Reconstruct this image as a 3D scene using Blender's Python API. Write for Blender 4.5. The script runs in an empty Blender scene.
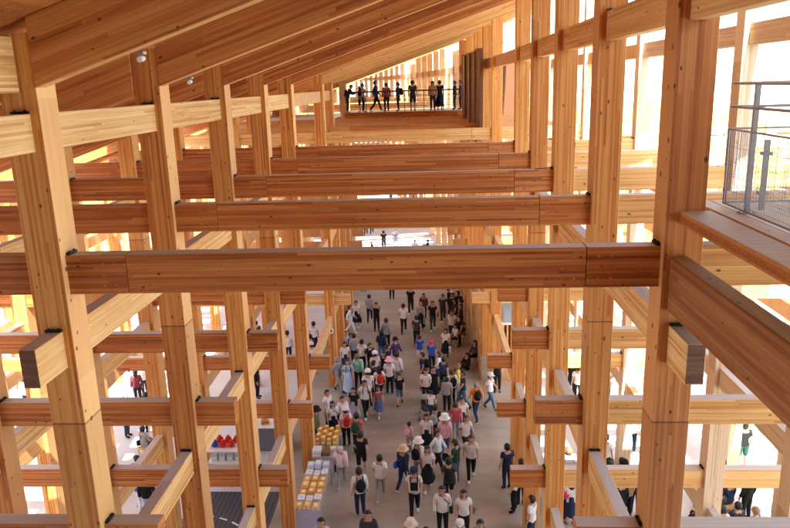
import bpy, bmesh, math, random
from mathutils import Vector, Matrix
random.seed(7)
S = bpy.context.scene
COL = S.collection
PI = math.pi

# ------------------------------------------------------------------ helpers
def link(o, parent=None):
    COL.objects.link(o)
    if parent is not None: o.parent = parent
    return o

def mesh_obj(name, bm, mat, parent=None, loc=None, rot=None, smooth=False, bevel=0):
    me = bpy.data.meshes.new(name)
    bm.to_mesh(me); bm.free()
    for m in (mat if isinstance(mat, (list, tuple)) else [mat]): me.materials.append(m)
    if smooth:
        for p in me.polygons: p.use_smooth = True
    o = bpy.data.objects.new(name, me)
    link(o, parent)
    if loc is not None: o.location = loc
    if rot is not None: o.rotation_euler = rot
    return o

def tag(o, label=None, cat=None, group=None, kind=None):
    if label: o['label'] = label
    if cat: o['category'] = cat
    if group: o['group'] = group
    if kind: o['kind'] = kind
    return o

def thing(name, label, cat, loc=(0, 0, 0), rz=0, group=None):
    o = bpy.data.objects.new(name, None); COL.objects.link(o)
    o.empty_display_size = .2
    o.location = loc; o.rotation_euler = (0, 0, rz)
    return tag(o, label, cat, group)

def box(bm, x0, x1, y0, y1, z0, z1, mi=0, bev=0):
    ret = bmesh.ops.create_cube(bm, size=1)
    vs = ret['verts']
    for v in vs:
        v.co.x = x0 + (v.co.x + .5) * (x1 - x0)
        v.co.y = y0 + (v.co.y + .5) * (y1 - y0)
        v.co.z = z0 + (v.co.z + .5) * (z1 - z0)
    fs = set(f for v in vs for f in v.link_faces)
    for f in fs: f.material_index = mi
    if bev:
        es = list(set(e for v in vs for e in v.link_edges))
        r = bmesh.ops.bevel(bm, geom=es, offset=bev, segments=1, affect='EDGES')
        for f in r['faces']: f.material_index = mi
    return vs

def tube(bm, a, b, r, n=8, r2=None, mi=0, cap=True):
    a = Vector(a); b = Vector(b); d = b - a
    L = d.length
    if L < 1e-6: return
    ret = bmesh.ops.create_cone(bm, cap_ends=cap, segments=n, radius1=r, radius2=r if r2 is None else r2, depth=L)
    q = d.to_track_quat('Z', 'Y').to_matrix().to_4x4()
    M = Matrix.Translation((a + b) / 2) @ q
    bmesh.ops.transform(bm, matrix=M, verts=ret['verts'])
    for f in set(f for v in ret['verts'] for f in v.link_faces): f.material_index = mi

def path_tube(bm, pts, r, n=8, mi=0):
    for i in range(len(pts) - 1): tube(bm, pts[i], pts[i + 1], r, n, mi=mi)

def ball(bm, c, r, sx=1, sy=1, sz=1, u=10, v=7, mi=0, M=None):
    ret = bmesh.ops.create_uvsphere(bm, u_segments=u, v_segments=v, radius=r)
    for w in ret['verts']:
        w.co = Vector((w.co.x * sx, w.co.y * sy, w.co.z * sz))
        if M is not None: w.co = M @ w.co
        w.co += Vector(c)
    for f in set(f for w in ret['verts'] for f in w.link_faces): f.material_index = mi; f.smooth = True

def BM(): return bmesh.new()

# ------------------------------------------------------------------ materials
class N:
    def __init__(s, name):
        s.m = bpy.data.materials.new(name); s.m.use_nodes = True
        s.t = s.m.node_tree; s.n = s.t.nodes; s.l = s.t.links
        s.b = s.n['Principled BSDF']
    def new(s, ty, **k):
        o = s.n.new(ty)
        for a, b in k.items(): setattr(o, a, b)
        return o
    def link(s, a, b): s.l.new(a, b)
    def math(s, op, a, b=None, c=None):
        o = s.new('ShaderNodeMath', operation=op)
        for i, v in enumerate((a, b, c)):
            if v is None: continue
            if isinstance(v, (int, float)): o.inputs[i].default_value = v
            else: s.link(v, o.inputs[i])
        return o.outputs[0]
    def mix(s, f, a, b, ty='MIX'):
        o = s.new('ShaderNodeMix', data_type='RGBA', blend_type=ty)
        for sock, v in ((o.inputs[0], f), (o.inputs[6], a), (o.inputs[7], b)):
            if isinstance(v, (int, float)): sock.default_value = v
            elif isinstance(v, (tuple, list)): sock.default_value = (*v[:3], 1)
            else: s.link(v, sock)
        return o.outputs[2]
    def ramp(s, f, stops):
        o = s.new('ShaderNodeValToRGB')
        e = o.color_ramp.elements
        while len(e) < len(stops): e.new(.5)
        for i, (p, c) in enumerate(stops):
            e[i].position = p; e[i].color = (*c, 1) if len(c) == 3 else c
        s.link(f, o.inputs[0])
        return o.outputs[0]
    def noise(s, vec, scale, det=3, rough=.55):
        o = s.new('ShaderNodeTexNoise')
        s.link(vec, o.inputs['Vector'])
        o.inputs['Scale'].default_value = scale; o.inputs['Detail'].default_value = det
        o.inputs['Roughness'].default_value = rough
        return o.outputs[0]
    def comb(s, x, y, z):
        o = s.new('ShaderNodeCombineXYZ')
        for i, v in enumerate((x, y, z)):
            if isinstance(v, (int, float)): o.inputs[i].default_value = v
            else: s.link(v, o.inputs[i])
        return o.outputs[0]
    def bump(s, h, strength=.2, dist=.01):
        o = s.new('ShaderNodeBump'); o.inputs['Strength'].default_value = strength
        o.inputs['Distance'].default_value = dist
        s.link(h, o.inputs['Height']); s.link(o.outputs[0], s.b.inputs['Normal'])

def wood(name, light, mid, dark, lam=.034, splices=False, rough=.62, knots=1.0, side_lit=None):
    """glued laminated timber: long axis = local X, lamellas stacked along local Z"""
    n = N(name)
    tc = n.new('ShaderNodeTexCoord'); oi = n.new('ShaderNodeObjectInfo')
    sp = n.new('ShaderNodeSeparateXYZ'); n.link(tc.outputs['Object'], sp.inputs[0])
    x, y, z = sp.outputs
    rnd = oi.outputs['Random']
    r100 = n.math('MULTIPLY', rnd, 97.3)
    xo = n.math('ADD', x, r100)
    zi = n.math('FLOOR', n.math('DIVIDE', n.math('ADD', z, 5.003), lam))
    # every lamella is finger jointed from boards ~1.9 m long
    w1 = n.new('ShaderNodeTexWhiteNoise', noise_dimensions='2D')
    n.link(n.comb(zi, r100, 0), w1.inputs['Vector'])
    xi = n.math('FLOOR', n.math('DIVIDE', n.math('ADD', xo, n.math('MULTIPLY', w1.outputs['Value'], 7.0)), 3.4))
    w2 = n.new('ShaderNodeTexWhiteNoise', noise_dimensions='3D')
    n.link(n.comb(zi, xi, r100), w2.inputs['Vector'])
    bval = w2.outputs['Value']
    g = n.noise(n.comb(n.math('MULTIPLY', xo, .8), n.math('MULTIPLY', y, 26), n.math('MULTIPLY', n.math('ADD', z, n.math('MULTIPLY', bval, 3)), 34)), 1.0, 5, .62)
    big = n.noise(n.comb(n.math('MULTIPLY', xo, .5), n.math('MULTIPLY', y, 2), n.math('MULTIPLY', z, 5)), 1.0, 3, .6)
    f = n.math('ADD', n.math('MULTIPLY', bval, .40), n.math('ADD', n.math('MULTIPLY', g, .75), n.math('MULTIPLY', big, .35)))
    f = n.math('ADD', f, n.math('MULTIPLY', n.math('SUBTRACT', rnd, .5), .14))
    col = n.ramp(f, [(.34, dark), (.66, mid), (1.0, light)])
    if side_lit:  # paler side faces: light from the side put into the column colour
        nn = n.new('ShaderNodeSeparateXYZ'); n.link(tc.outputs['Normal'], nn.inputs[0])
        flat = n.math('GREATER_THAN', n.math('ABSOLUTE', nn.outputs[2]), .6)
        col = n.mix(n.math('MULTIPLY', flat, n.math('ADD', n.math('MULTIPLY', big, .3), .35)), col, side_lit)
    # knots
    v = n.new('ShaderNodeTexVoronoi', feature='F1'); v.inputs['Scale'].default_value = 1.0
    v.inputs['Randomness'].default_value = 1
    n.link(n.comb(n.math('MULTIPLY', xo, 5.0), n.math('MULTIPLY', n.math('ADD', y, 3), 7.0), n.math('MULTIPLY', n.math('ADD', z, 9), 9.0)), v.inputs['Vector'])
    vs = n.new('ShaderNodeSeparateColor'); n.link(v.outputs['Color'], vs.inputs[0])
    size = n.math('MULTIPLY', n.math('SUBTRACT', vs.outputs[0], .30), .185 * knots)
    k = n.new('ShaderNodeMapRange', interpolation_type='SMOOTHSTEP')
    n.link(n.math('SUBTRACT', v.outputs['Distance'], size), k.inputs[0])
    k.inputs[1].default_value = -.015; k.inputs[2].default_value = .022
    k.inputs[3].default_value = .95; k.inputs[4].default_value = 0
    col = n.mix(k.outputs[0], col, tuple(c * .2 for c in mid))
    # fine drying cracks along the grain
    ck = n.noise(n.comb(n.math('MULTIPLY', xo, .9), n.math('MULTIPLY', y, 38), n.math('MULTIPLY', z, 55)), 1.0, 2, .5)
    col = n.mix(n.math('MULTIPLY', n.math('LESS_THAN', ck, .27), .6), col, tuple(c * .22 for c in mid))
    # thin lamella glue lines
    fr = n.math('FRACT', n.math('DIVIDE', n.math('ADD', z, 5.003), lam))
    line = n.math('LESS_THAN', fr, .07)
    col = n.mix(n.math('MULTIPLY', line, .38), col, tuple(c * .45 for c in mid))
    if splices:
        wx = n.new('ShaderNodeNewGeometry')
        s2 = n.new('ShaderNodeSeparateXYZ'); n.link(wx.outputs['Position'], s2.inputs[0])
        zz = n.math('DIVIDE', n.math('ADD', s2.outputs[2], 4.03), 14.4)
        fz = n.math('ABSOLUTE', n.math('MULTIPLY', n.math('SUBTRACT', n.math('FRACT', n.math('ADD', zz, .5)), .5), 14.4))
        ln = n.math('LESS_THAN', fz, .011)
        w3 = n.new('ShaderNodeTexWhiteNoise', noise_dimensions='2D')
        n.link(n.comb(n.math('FLOOR', zz), r100, 0), w3.inputs['Vector'])
        col = n.mix(n.math('MULTIPLY', w3.outputs['Value'], .4), col, dark, 'MIX')
        col = n.mix(n.math('MULTIPLY', ln, .7), col, tuple(c * .3 for c in dark))
    n.link(col, n.b.inputs['Base Color'])
    n.b.inputs['Roughness'].default_value = rough
    n.b.inputs['Specular IOR Level'].default_value = .35
    n.bump(g, .12, .006)
    return n.m

def plain(name, c, rough=.6, metal=0, var=.15, scale=6, spec=.4):
    n = N(name)
    tc = n.new('ShaderNodeTexCoord')
    g = n.noise(tc.outputs['Object'], scale, 4)
    col = n.mix(g, tuple(x * (1 - var) for x in c), tuple(min(1, x * (1 + var)) for x in c))
    n.link(col, n.b.inputs['Base Color'])
    n.b.inputs['Roughness'].default_value = rough
    n.b.inputs['Metallic'].default_value = metal
    n.b.inputs['Specular IOR Level'].default_value = spec
    return n.m

M_col = wood('timber_column', (.74, .40, .115), (.59, .228, .048), (.25, .060, .011), splices=True, knots=1.45, side_lit=(.86, .58, .28))
M_shaded = wood('timber_column_shaded', (.56, .235, .07), (.40, .130, .030), (.20, .045, .010), splices=True, knots=1.5, side_lit=(.62, .32, .12))  # darker column timber: shade on the near right column put into its colour
M_cross = wood('timber_cross', (.58, .245, .068), (.40, .122, .026), (.12, .026, .006), knots=1.2)
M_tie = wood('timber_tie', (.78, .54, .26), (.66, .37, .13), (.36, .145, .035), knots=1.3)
M_raft = wood('timber_rafter', (.62, .28, .08), (.45, .150, .036), (.14, .035, .008), lam=.055, knots=1.3)
M_lit = wood('timber_lit', (.74, .48, .20), (.62, .32, .10), (.36, .135, .033), knots=1.3)  # paler timber: light on the right wing and far bays put into the colour
M_sunlit = wood('timber_sunlit', (.70, .55, .38), (.58, .43, .28), (.42, .28, .16))  # pale outer timber: glaring sunlight painted into the colour
M_deckw = wood('timber_weathered', (.52, .45, .34), (.43, .36, .26), (.29, .23, .155), lam=.14)
M_dark = plain('dark_panel', (.13, .05, .022), .6)
M_steel = plain('dark_steel', (.022, .025, .032), .45, .6)
M_galv = plain('galvanised_steel', (.30, .31, .33), .45, .4)
M_white = plain('white_paint', (.75, .75, .74), .5, var=.04)
M_black = plain('black_rubber', (.02, .02, .022), .5)
# top surfaces are weathered grey: thin boards
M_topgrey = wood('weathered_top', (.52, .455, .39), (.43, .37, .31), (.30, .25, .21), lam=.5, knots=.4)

def bend(y): return -max(0.0, y - 22) ** 2 / 600.0

# ------------------------------------------------------------------ camera
Rv = Vector((0.9983299, -0.01528734, -0.05571098)); Fv = Vector((0.05025433, -0.24583877, 0.96800713)); Dv = Vector((0.02849417, 0.96919018, 0.24465994))
# rows of camera axes expressed in world (X right, Y along the hall, Z up)
cx = Vector((Rv[0], Fv[0], -Dv[0])); cy = -Vector((Rv[1], Fv[1], -Dv[1])); cz = -Vector((Rv[2], Fv[2], -Dv[2]))
cam_d = bpy.data.cameras.new('camera'); cam = bpy.data.objects.new('camera', cam_d); COL.objects.link(cam)
mm = Matrix((cx, cy, cz)).transposed().to_4x4()
cam.matrix_world = mm
cam_d.sensor_width = 36; cam_d.lens = 36 * 712.7 / 790; cam_d.clip_start = .05; cam_d.clip_end = 3000
S.camera = cam

# ------------------------------------------------------------------ world
GZ = -13.5
w = bpy.data.worlds.new('World'); S.world = w; w.use_nodes = True
nt = w.node_tree; bg = nt.nodes['Background']
sky = nt.nodes.new('ShaderNodeTexSky'); sky.sky_type = 'NISHITA'; sky.sun_disc = False
SUN_EL = math.radians(56); SUN_AZ = math.radians(172)      # azimuth measured from +Y toward +X
sky.sun_elevation = SUN_EL; sky.sun_rotation = SUN_AZ
sky.dust_density = 1.6; sky.air_density = 1.0; sky.ozone_density = 1.0
nt.links.new(sky.outputs[0], bg.inputs[0]); bg.inputs[1].default_value = .15
sd = bpy.data.lights.new('sun', 'SUN'); sd.energy = 3.4; sd.angle = math.radians(.5); sd.color = (1, .95, .87)
so = bpy.data.objects.new('sun', sd); COL.objects.link(so)
dirv = Vector((math.sin(SUN_AZ) * math.cos(SUN_EL), math.cos(SUN_AZ) * math.cos(SUN_EL), math.sin(SUN_EL)))
so.rotation_euler = dirv.to_track_quat('Z', 'Y').to_euler()
S.view_settings.view_transform = 'Standard'; S.view_settings.look = 'None'
S.view_settings.exposure = 3.15; S.view_settings.gamma = 1
S.view_settings.use_white_balance = True; S.view_settings.white_balance_temperature = 6500; S.view_settings.white_balance_tint = 0
S.cycles.max_bounces = 8; S.cycles.diffuse_bounces = 6; S.cycles.use_denoising = True
S.cycles.sample_clamp_indirect = 8

# ------------------------------------------------------------------ ground
def ground_mat(name, a, b, c, stretch=(1, 1), joints=None):
    n = N(name)
    g = n.new('ShaderNodeNewGeometry'); sp = n.new('ShaderNodeSeparateXYZ'); n.link(g.outputs['Position'], sp.inputs[0])
    v = n.comb(n.math('MULTIPLY', sp.outputs[0], stretch[0]), n.math('MULTIPLY', sp.outputs[1], stretch[1]), 0)
    f = n.noise(v, .35, 6, .65); f2 = n.noise(v, 9, 4, .7)
    col = n.ramp(f, [(.3, a), (.5, b), (.7, c)])
    col = n.mix(n.math('MULTIPLY', f2, .35), col, tuple(x * .6 for x in b))
    if joints:
        for ax in (0, 1):
            fr = n.math('FRACT', n.math('DIVIDE', sp.outputs[ax], joints[ax]))
            col = n.mix(n.math('MULTIPLY', n.math('LESS_THAN', fr, .012 / joints[ax] * 2), .35), col, tuple(x * .45 for x in a))
    n.link(col, n.b.inputs['Base Color']); n.b.inputs['Roughness'].default_value = .8
    n.bump(f2, .1, .01)
    return n.m
M_ground = ground_mat('pale_concrete', (.50, .48, .45), (.57, .55, .52), (.63, .61, .58), joints=(3.72, 3.72))
M_floor = ground_mat('taupe_paving', (.19, .162, .118), (.32, .28, .215), (.46, .41, .33), stretch=(.3, .9))

bm = BM()
for i in range(-12, 12):
    for j in range(-12, 12):
        s = 60
        vs = [bm.verts.new((i * s + a, j * s + b, GZ)) for a, b in ((0, 0), (s, 0), (s, s), (0, s))]
        bm.faces.new(vs)
bmesh.ops.remove_doubles(bm, verts=bm.verts, dist=.01)
tag(mesh_obj('ground', bm, M_ground), 'pale concrete ground outside the hall', kind='structure')
bm = BM()
prev = None
for i in range(0, 40):
    y = -10 + i * 2.0
    if y > 55: break
    a = bm.verts.new((-5.9 + bend(y), y, GZ + .004)); b = bm.verts.new((3.6 + bend(y), y, GZ + .004))
    if prev: bm.faces.new((prev[0], prev[1], b, a))
    prev = (a, b)
tag(mesh_obj('path', bm, M_floor), 'taupe paved walkway through the hall', kind='structure')

# ------------------------------------------------------------------ timber hall
hall = thing('timber_hall', 'giant open timber lattice hall of columns and beams over the crowd', 'building', (0, 0, GZ))
LX = [-4.63 - 3.72 * i for i in range(6)]; RX = [2.80 + 3.72 * i for i in range(5)]
XS = sorted(LX + RX)
KS = [0, 1, 2, 3, 4, 6] + list(range(7, 30))
def YK(k): return 8.2 + 3.72 * k
W = .43
SL = .33
def roof_z(X): return .07 + (X + 4.42) * SL      # underside of the rafters

def bar(name, p, q, wd, ht, mat, bev=.006, roll=0, mats=None, nseg=1):
    """bar with long axis local X, from p to q, height along local Z"""
    p = Vector(p); q = Vector(q); d = q - p; L = d.length
    bm = BM(); box(bm, -L / 2, L / 2, -wd / 2, wd / 2, -ht / 2, ht / 2, bev=bev)
    mats = mats or [mat]
    if name == 'rafter':
        ta = (q - p).z / (q - p).x
        for v in bm.verts: v.co.x += v.co.z * ta
    if len(mats) > 1:
        bm.normal_update()
        for f in bm.faces:
            if (f.normal.z < -.9) if name == 'rafter' else (f.normal.z > .9): f.material_index = 1  # pale rafter undersides: bounce light from the ground put into the colour
            if name == 'tie_beam' and abs(f.normal.x) > .9 and len(mats) > 2: f.material_index = 2
    o = mesh_obj(name, bm, mats, hall)
    xa = d.normalized()
    if abs(xa.z) > .9:
        za = Vector((1, 0, 0)); 
    else:
        za = Vector((0, 0, 1)); za = (za - xa * za.dot(xa)).normalized()
    ya = za.cross(xa)
    M = Matrix((xa, ya, za)).transposed().to_4x4(); M.translation = (p + q) / 2 - Vector((0, 0, GZ))
    o.matrix_local = M
    return o

cands = []   # (distance, kind, args)
def add(kind, dist, *a, **k): cands.append((dist, kind, a, k))
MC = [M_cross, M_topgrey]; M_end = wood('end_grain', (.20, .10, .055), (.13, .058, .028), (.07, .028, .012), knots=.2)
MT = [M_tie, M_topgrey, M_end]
for k in KS:
    Y = YK(k); bx = bend(Y)
    for X in XS:
        if k == 0 and X > 6: pass
        if X < -16 and Y > 60: continue
        top = roof_z(X) + .66
        if X > 0: top = roof_z(X) - .003
        if X > 9: top = -1.86
        dist = math.hypot(X, Y)
        jx = random.uniform(-.004, .004)
        if abs(X + 4.63) < .1 and k in (8, 9): top = -2.37
        add('column', dist, (X + bx + jx, Y, GZ), (X + bx + jx, Y, top), W, W, M_shaded if (k == 0 and abs(X - 2.8) < .1) else (M_col if X < 5 else M_sunlit))
    # transverse beams
    for lev, (zb, zt) in enumerate(((-2.36, -1.88), (-6.0, -5.53), (-9.55, -9.07))):
        zc = (zb + zt) / 2; h = zt - zb
        dist = math.hypot(5, Y)
        segs = []
        xl = [-23.5, -19.5 + 0, -3.69]; 
        # left wing: two lengths jointed between columns
        for (xa, xb) in ((-12.9, -3.692), (-23.5, -12.908)): segs.append((xa, xb))
        for (xa, xb) in ((1.752, 2.80), (2.804, 9.1), (9.108, 18.5)): segs.append((xa, xb))
        if lev == 0: segs.append((-3.684, 1.744))
        for xa, xb in segs:
            if lev == 0 and k < 0: continue
            add('cross_beam', math.hypot((xa + xb) / 2 * .6, Y) + lev * .3, (xa + bx, Y, zc), (xb + bx, Y, zc), .24, h, M_cross, mats=MC if xa < 2 and k != 6 else ([M_lit, M_topgrey] if xa < 5 or k == 6 else [M_sunlit, M_topgrey]))
# longitudinal beams
for i in range(len(KS) - 1):
    k0, k1 = KS[i], KS[i + 1]
    Ya, Yb = YK(k0), YK(k1)
    for X in XS:
        if X < -16 and Ya > 60: continue
        up = -.64 if X < 0 else .56
        levs = [(up, up + .43), (-3.27, -2.8), (-6.92, -6.45), (-10.5, -10.03)]
        for j, (zb, zt) in enumerate(levs):
            if j == 0 and X > 9: continue
            if j == 0 and abs(X + 4.63) < .1 and 7 <= k0 <= 9: continue
            ya = Ya; yb = Yb
            if k0 == 0: ya = 7.36 if j > 0 else .5
            if k0 == 0 and j == 0 and X > 6: ya = 1
            if k1 == 6: pass
            add('tie_beam', math.hypot(X, (Ya + Yb) / 2) + j * .3, (X + bend(Ya), ya, (zb + zt) / 2), (X + bend(Yb), yb if i == len(KS) - 2 else yb - .002, (zb + zt) / 2), .2, zt - zb, M_tie, mats=MT if X < 5 else [M_sunlit, M_topgrey, M_end])
# rafters, rising to the right
RK = [-1] + KS
for k in RK:
    Y = YK(k) - .12; bx = bend(Y)
    xa, xb = -4.42, 7.4
    D = .72
    c = lambda X: roof_z(X) + D / 2 / math.cos(math.atan(SL))
    add('rafter', math.hypot(3, Y), (xa + bx, Y, c(xa)), (xb + bx, Y, c(xb)), .22, D, M_raft, bev=.01, mats=[M_raft if k < 6 else M_lit, M_tie])
    xa2 = -16.0
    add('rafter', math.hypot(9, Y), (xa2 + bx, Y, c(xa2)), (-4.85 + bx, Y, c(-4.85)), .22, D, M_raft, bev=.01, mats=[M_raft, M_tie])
cands.sort(key=lambda t: t[0])
cnt = {}; rest = {}
for dist, kind, a, kw in cands:
    cnt[kind] = cnt.get(kind, 0) + 1
    if cnt[kind] <= 98: 
        bar(kind, *a, **kw)
    else: rest.setdefault(kind, []).append((a, kw))
def merged(name, items, mat):
    bm = BM()
    for a, kw in items:
        p, q, wd, ht = Vector(a[0]), Vector(a[1]), a[2], a[3]
        d = q - p; L = d.length; xa = d.normalized()
        if abs(xa.z) > .9: za = Vector((1, 0, 0))
        else:
            za = Vector((0, 0, 1)); za = (za - xa * za.dot(xa)).normalized()
        ya = za.cross(xa)
        M = Matrix((xa, ya, za)).transposed().to_4x4(); M.translation = (p + q) / 2 - Vector((0, 0, GZ))
        vs = box(bm, -L / 2, L / 2, -wd / 2, wd / 2, -ht / 2, ht / 2)
        bmesh.ops.transform(bm, matrix=M, verts=vs)
    return tag(mesh_obj(name, bm, mat, hall), kind='stuff')
# far members: simple world-axis tinted timber
M_far = plain('timber_far', (.60, .36, .16), .65, var=.3, scale=3)
M_farx = plain('timber_far_cross', (.50, .24, .085), .65, var=.3, scale=3)
for kind, items in rest.items():
    merged(kind, items, M_far if kind != 'cross_beam' else M_farx)

# roof deck resting on the rafters
def slab(x0, x1, y0, y1, lift, th, name, mat):
    bm = BM(); rows = []
    n = max(1, int((y1 - y0) / 4))
    for i in range(n + 1):
        y = y0 + (y1 - y0) * i / n; b = bend(y)
        off = .72 / math.cos(math.atan(SL)) + lift
        rows.append([bm.verts.new((X + b, y, roof_z(X) + off + t - GZ)) for X, t in ((x0, 0), (x1, 0), (x1, th), (x0, th))])
    for i in range(n):
        for j in range(4):
            bm.faces.new((rows[i][j], rows[i][(j + 1) % 4], rows[i + 1][(j + 1) % 4], rows[i + 1][j]))
    bm.faces.new(rows[0][::-1]); bm.faces.new(rows[-1])
    bmesh.ops.recalc_face_normals(bm, faces=bm.faces)
    return mesh_obj(name, bm, mat, hall)
slab(-10.5, 5.2, -16, 48, .004, .12, 'roof_deck', M_raft)
slab(-10.5, 6.5, 54, 74, .004, .12, 'roof_deck', M_raft)
slab(-10.5, 6.5, 80, 118, .004, .12, 'roof_deck', M_raft)
slab(5.2, 11.5, -16, 10.5, .004, .12, 'roof_deck', M_raft)  # extra roof piece added to shade the near right column and deck
bm = BM(); box(bm, -26, 14, -2.6, -2.3, 0, 16.5)
mesh_obj('shade_wall', bm, M_dark, hall)  # unseen wall added behind the camera to keep light off the nearest columns
bm = BM(); box(bm, -9, 2.3, -2.3, -.4, 11.75, 11.9)
mesh_obj('shade_landing', bm, M_deckw, hall)  # unseen floor added behind the camera to darken camera-facing timber
#PART2
# ------------------------------------------------------------------ steel shims at the joints
def shim_bm(w=.2):
    bm = BM()
    box(bm, -w / 2, w / 2, -.045, 0, 0, .028)
    for i in (-1, 1): tube(bm, (i * w * .3, -.025, .028), (i * w * .3, -.025, .045), .013, 6)
    return bm
shim_src = None
def shim(x, y, z, rz=0):
    global shim_src
    if shim_src is None:
        shim_src = mesh_obj('steel_shim', shim_bm(), M_steel, hall); o = shim_src
    else:
        o = shim_src.copy(); link(o, hall)
    o.location = (x, y, z - GZ); o.rotation_euler = (0, 0, rz)
ns = 0
for k in (0, 1, 2, 3, 4, 6):
    Y = YK(k)
    for X in (-4.63, 2.80, -8.35, 6.52):
        up = -.21 if X < 0 else .99
        for z in (up, -2.8, -6.45, -10.03):
            if ns < 60 and not (k == 0 and z == -2.8 and abs(X) > 5):
                shim(X, Y - W / 2 - .002, z + .003); ns += 1
        for z in (-1.88, -5.53, -9.07):
            s = 1 if X < 0 else -1
            if ns < 96:
                shim(X + s * (W / 2 + .002), Y, z + .003, PI / 2 * s); ns += 1

# bolts beside the splices of the crossing beams
def bolt_plate(x, y, z):
    for i in (0, 1):
        for j in (-1, 0, 1):
            bm = BM(); tube(bm, (0, 0, 0), (0, -.005, 0), .015, 8)
            mesh_obj('bolt_head', bm, M_raft, hall, (x + i * .14 - .07, y, z + j * .13 - GZ))
for k in (0, 1, 2):
    y = YK(k) - .121
    for x in (-3.9, -3.48, 1.54, 1.96): bolt_plate(x, y, -2.12)

# ------------------------------------------------------------------ side walkway at the right with its guard rail
bm = BM()
box(bm, 2.72, 3.07, -1.5, 7.97, -1.60, -1.46, bev=.006)
bm.normal_update()
for f in bm.faces: f.material_index = 0 if f.normal.z > .7 else 1
tag(mesh_obj('walkway_edge_board', bm, [M_deckw, M_cross]), 'weathered grey edge board of the side walkway, meeting the big right column', 'plank')
wk = thing('walkway_deck', 'weathered timber deck of the side walkway behind its edge board at right', 'walkway', (5, 4, -1.5))
bm = BM()
x = 3.12
while x < 6.2:
    box(bm, x - 5, x + .19 - 5, -5.5, 4.72, -.03, .035, bev=.004); x += .2
mesh_obj('planking', bm, M_deckw, wk)
for i, y in enumerate((-4, -2, 0, 2, 4.2)):
    bm = BM(); box(bm, -1.9, 1.3, y - .06, y + .06, -.2, -.032); mesh_obj('joist', bm, M_dark, wk)
bm = BM()
vs = box(bm, 2.66, 2.86, -1.5, 7.98, -2.62, -1.98, bev=.01)
bm.normal_update()
for f in bm.faces:
    if f.normal.z > .9: f.material_index = 1
o = mesh_obj('walkway_beam', bm, [wood('timber_heavy', (.36, .15, .05), (.24, .08, .022), (.11, .03, .009), lam=.05), M_deckw])
o.data.transform(Matrix.Translation((-2.76, -3.2, 2.3))); o.data.transform(Matrix.Rotation(-PI / 2, 4, 'Z')); o.rotation_euler = (0, 0, PI / 2); o.location = (2.76, 3.2, -2.3)
tag(o, 'deep brown main beam slanting out of the picture at lower right', 'beam')

gr = thing('guard_rail', 'grey galvanised wire mesh guard rail on the side walkway at right', 'railing', (3.4, 8.0, -1.46))
def gp(name, fn, mat=M_galv):
    bm = BM(); fn(bm); return mesh_obj(name, bm, mat, gr)
def f_post(x, y, h=1.37):
    def f(bm):
        box(bm, x - .025, x + .025, y - .02, y + .02, .01, h)
        box(bm, x - .08, x + .08, y - .06, y + .06, 0, .012)
        for i in (-1, 1):
            for j in (-1, 1): tube(bm, (x + i * .055, y + j * .04, .012), (x + i * .055, y + j * .04, .03), .01, 6)
    return f
for (x, y) in ((-.02, -.2), (-.02, -1.45), (-.02, -2.9), (.75, .25), (1.9, .25)): gp('post', f_post(x, y))
def f_brk(x, y):
    def f(bm):
        box(bm, x - .03, x + .03, y - .012, y + .012, .03, .78)
        for z in (.2, .62): box(bm, x - .05, x + .05, y - .045, y + .045, z, z + .035)
    return f
for (x, y) in ((.12, -.22), (.12, -1.47), (.85, .2)): gp('stay', f_brk(x, y))
for z in (1.36, 1.11):
    gp('rail', lambda bm: tube(bm, (-.06, .3, z), (-.06, -4.5, z), .016, 8))
    gp('rail', lambda bm: tube(bm, (-.1, .25, z), (3.2, .25, z), .016, 8))
def f_panel(p, q):
    def f(bm):
        P = Vector(p); Q = Vector(q); d = Q - P; L = d.length; d.normalize(); up = Vector((0, 0, 1))
        for z in (.04, .87): tube(bm, P + up * z, Q + up * z, .011, 6)
        for t in (0, L): tube(bm, P + d * t + up * .03, P + d * t + up * .88, .011, 6)
        t = .05
        while t < L: tube(bm, P + d * t + up * .05, P + d * t + up * .87, .0026, 4); t += .032
        for z in (.2, .36, .52, .68): tube(bm, P + up * z, Q + up * z, .0022, 4)
    return f
gp('mesh_panel', f_panel((-.1, .24, 0), (-.1, -1.4, 0)))
gp('mesh_panel', f_panel((-.1, -1.5, 0), (-.1, -3.1, 0)))
gp('mesh_panel', f_panel((-.06, .28, 0), (1.5, .28, 0)))
gp('mesh_panel', f_panel((1.56, .28, 0), (3.1, .28, 0)))
# upper left beams running back over the viewer
bar('tie_beam', (-4.70, .5, .32), (-4.70, 7.97, .32), .2, .6, M_tie)
bar('tie_beam', (2.93, 2.0, 1.45), (2.93, 7.4, 1.45), .25, .5, M_tie)

# cables lying on the crossing beams
bm = BM()
pts = [(2.2 + i * .1, YK(2) - .05 + .04 * math.sin(i * .8), -1.865 + .05 * math.exp(-((i - 5) / 2.0) ** 2)) for i in range(10)]
path_tube(bm, pts, .010, 6)
tag(mesh_obj('cable', bm, M_black), 'thin black cable looped on the third crossing beam beside its right column', 'cable')

# small lamps fixed under the rafters
M_lamp = plain('lamp_housing', (.7, .7, .68), .4)
for i, (x, y, lab) in enumerate(((-3.3, 8.4, 'small white spotlight under the nearest rafter at upper left'), (-4.0, 12.1, 'small white spotlight under the second rafter beside its left column'))):
    z = roof_z(x) - .002
    t = thing('spotlight', lab, 'lamp', (x, y - .12, z), 0, 'spotlights under the rafters')
    bm = BM(); box(bm, -.05, .05, -.05, .05, -.03, 0); mesh_obj('mount', bm, M_galv, t)
    bm = BM(); tube(bm, (0, .05, -.07), (.02, -.10, -.09), .032, 12); mesh_obj('lamp_head', bm, M_lamp, t)

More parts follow.
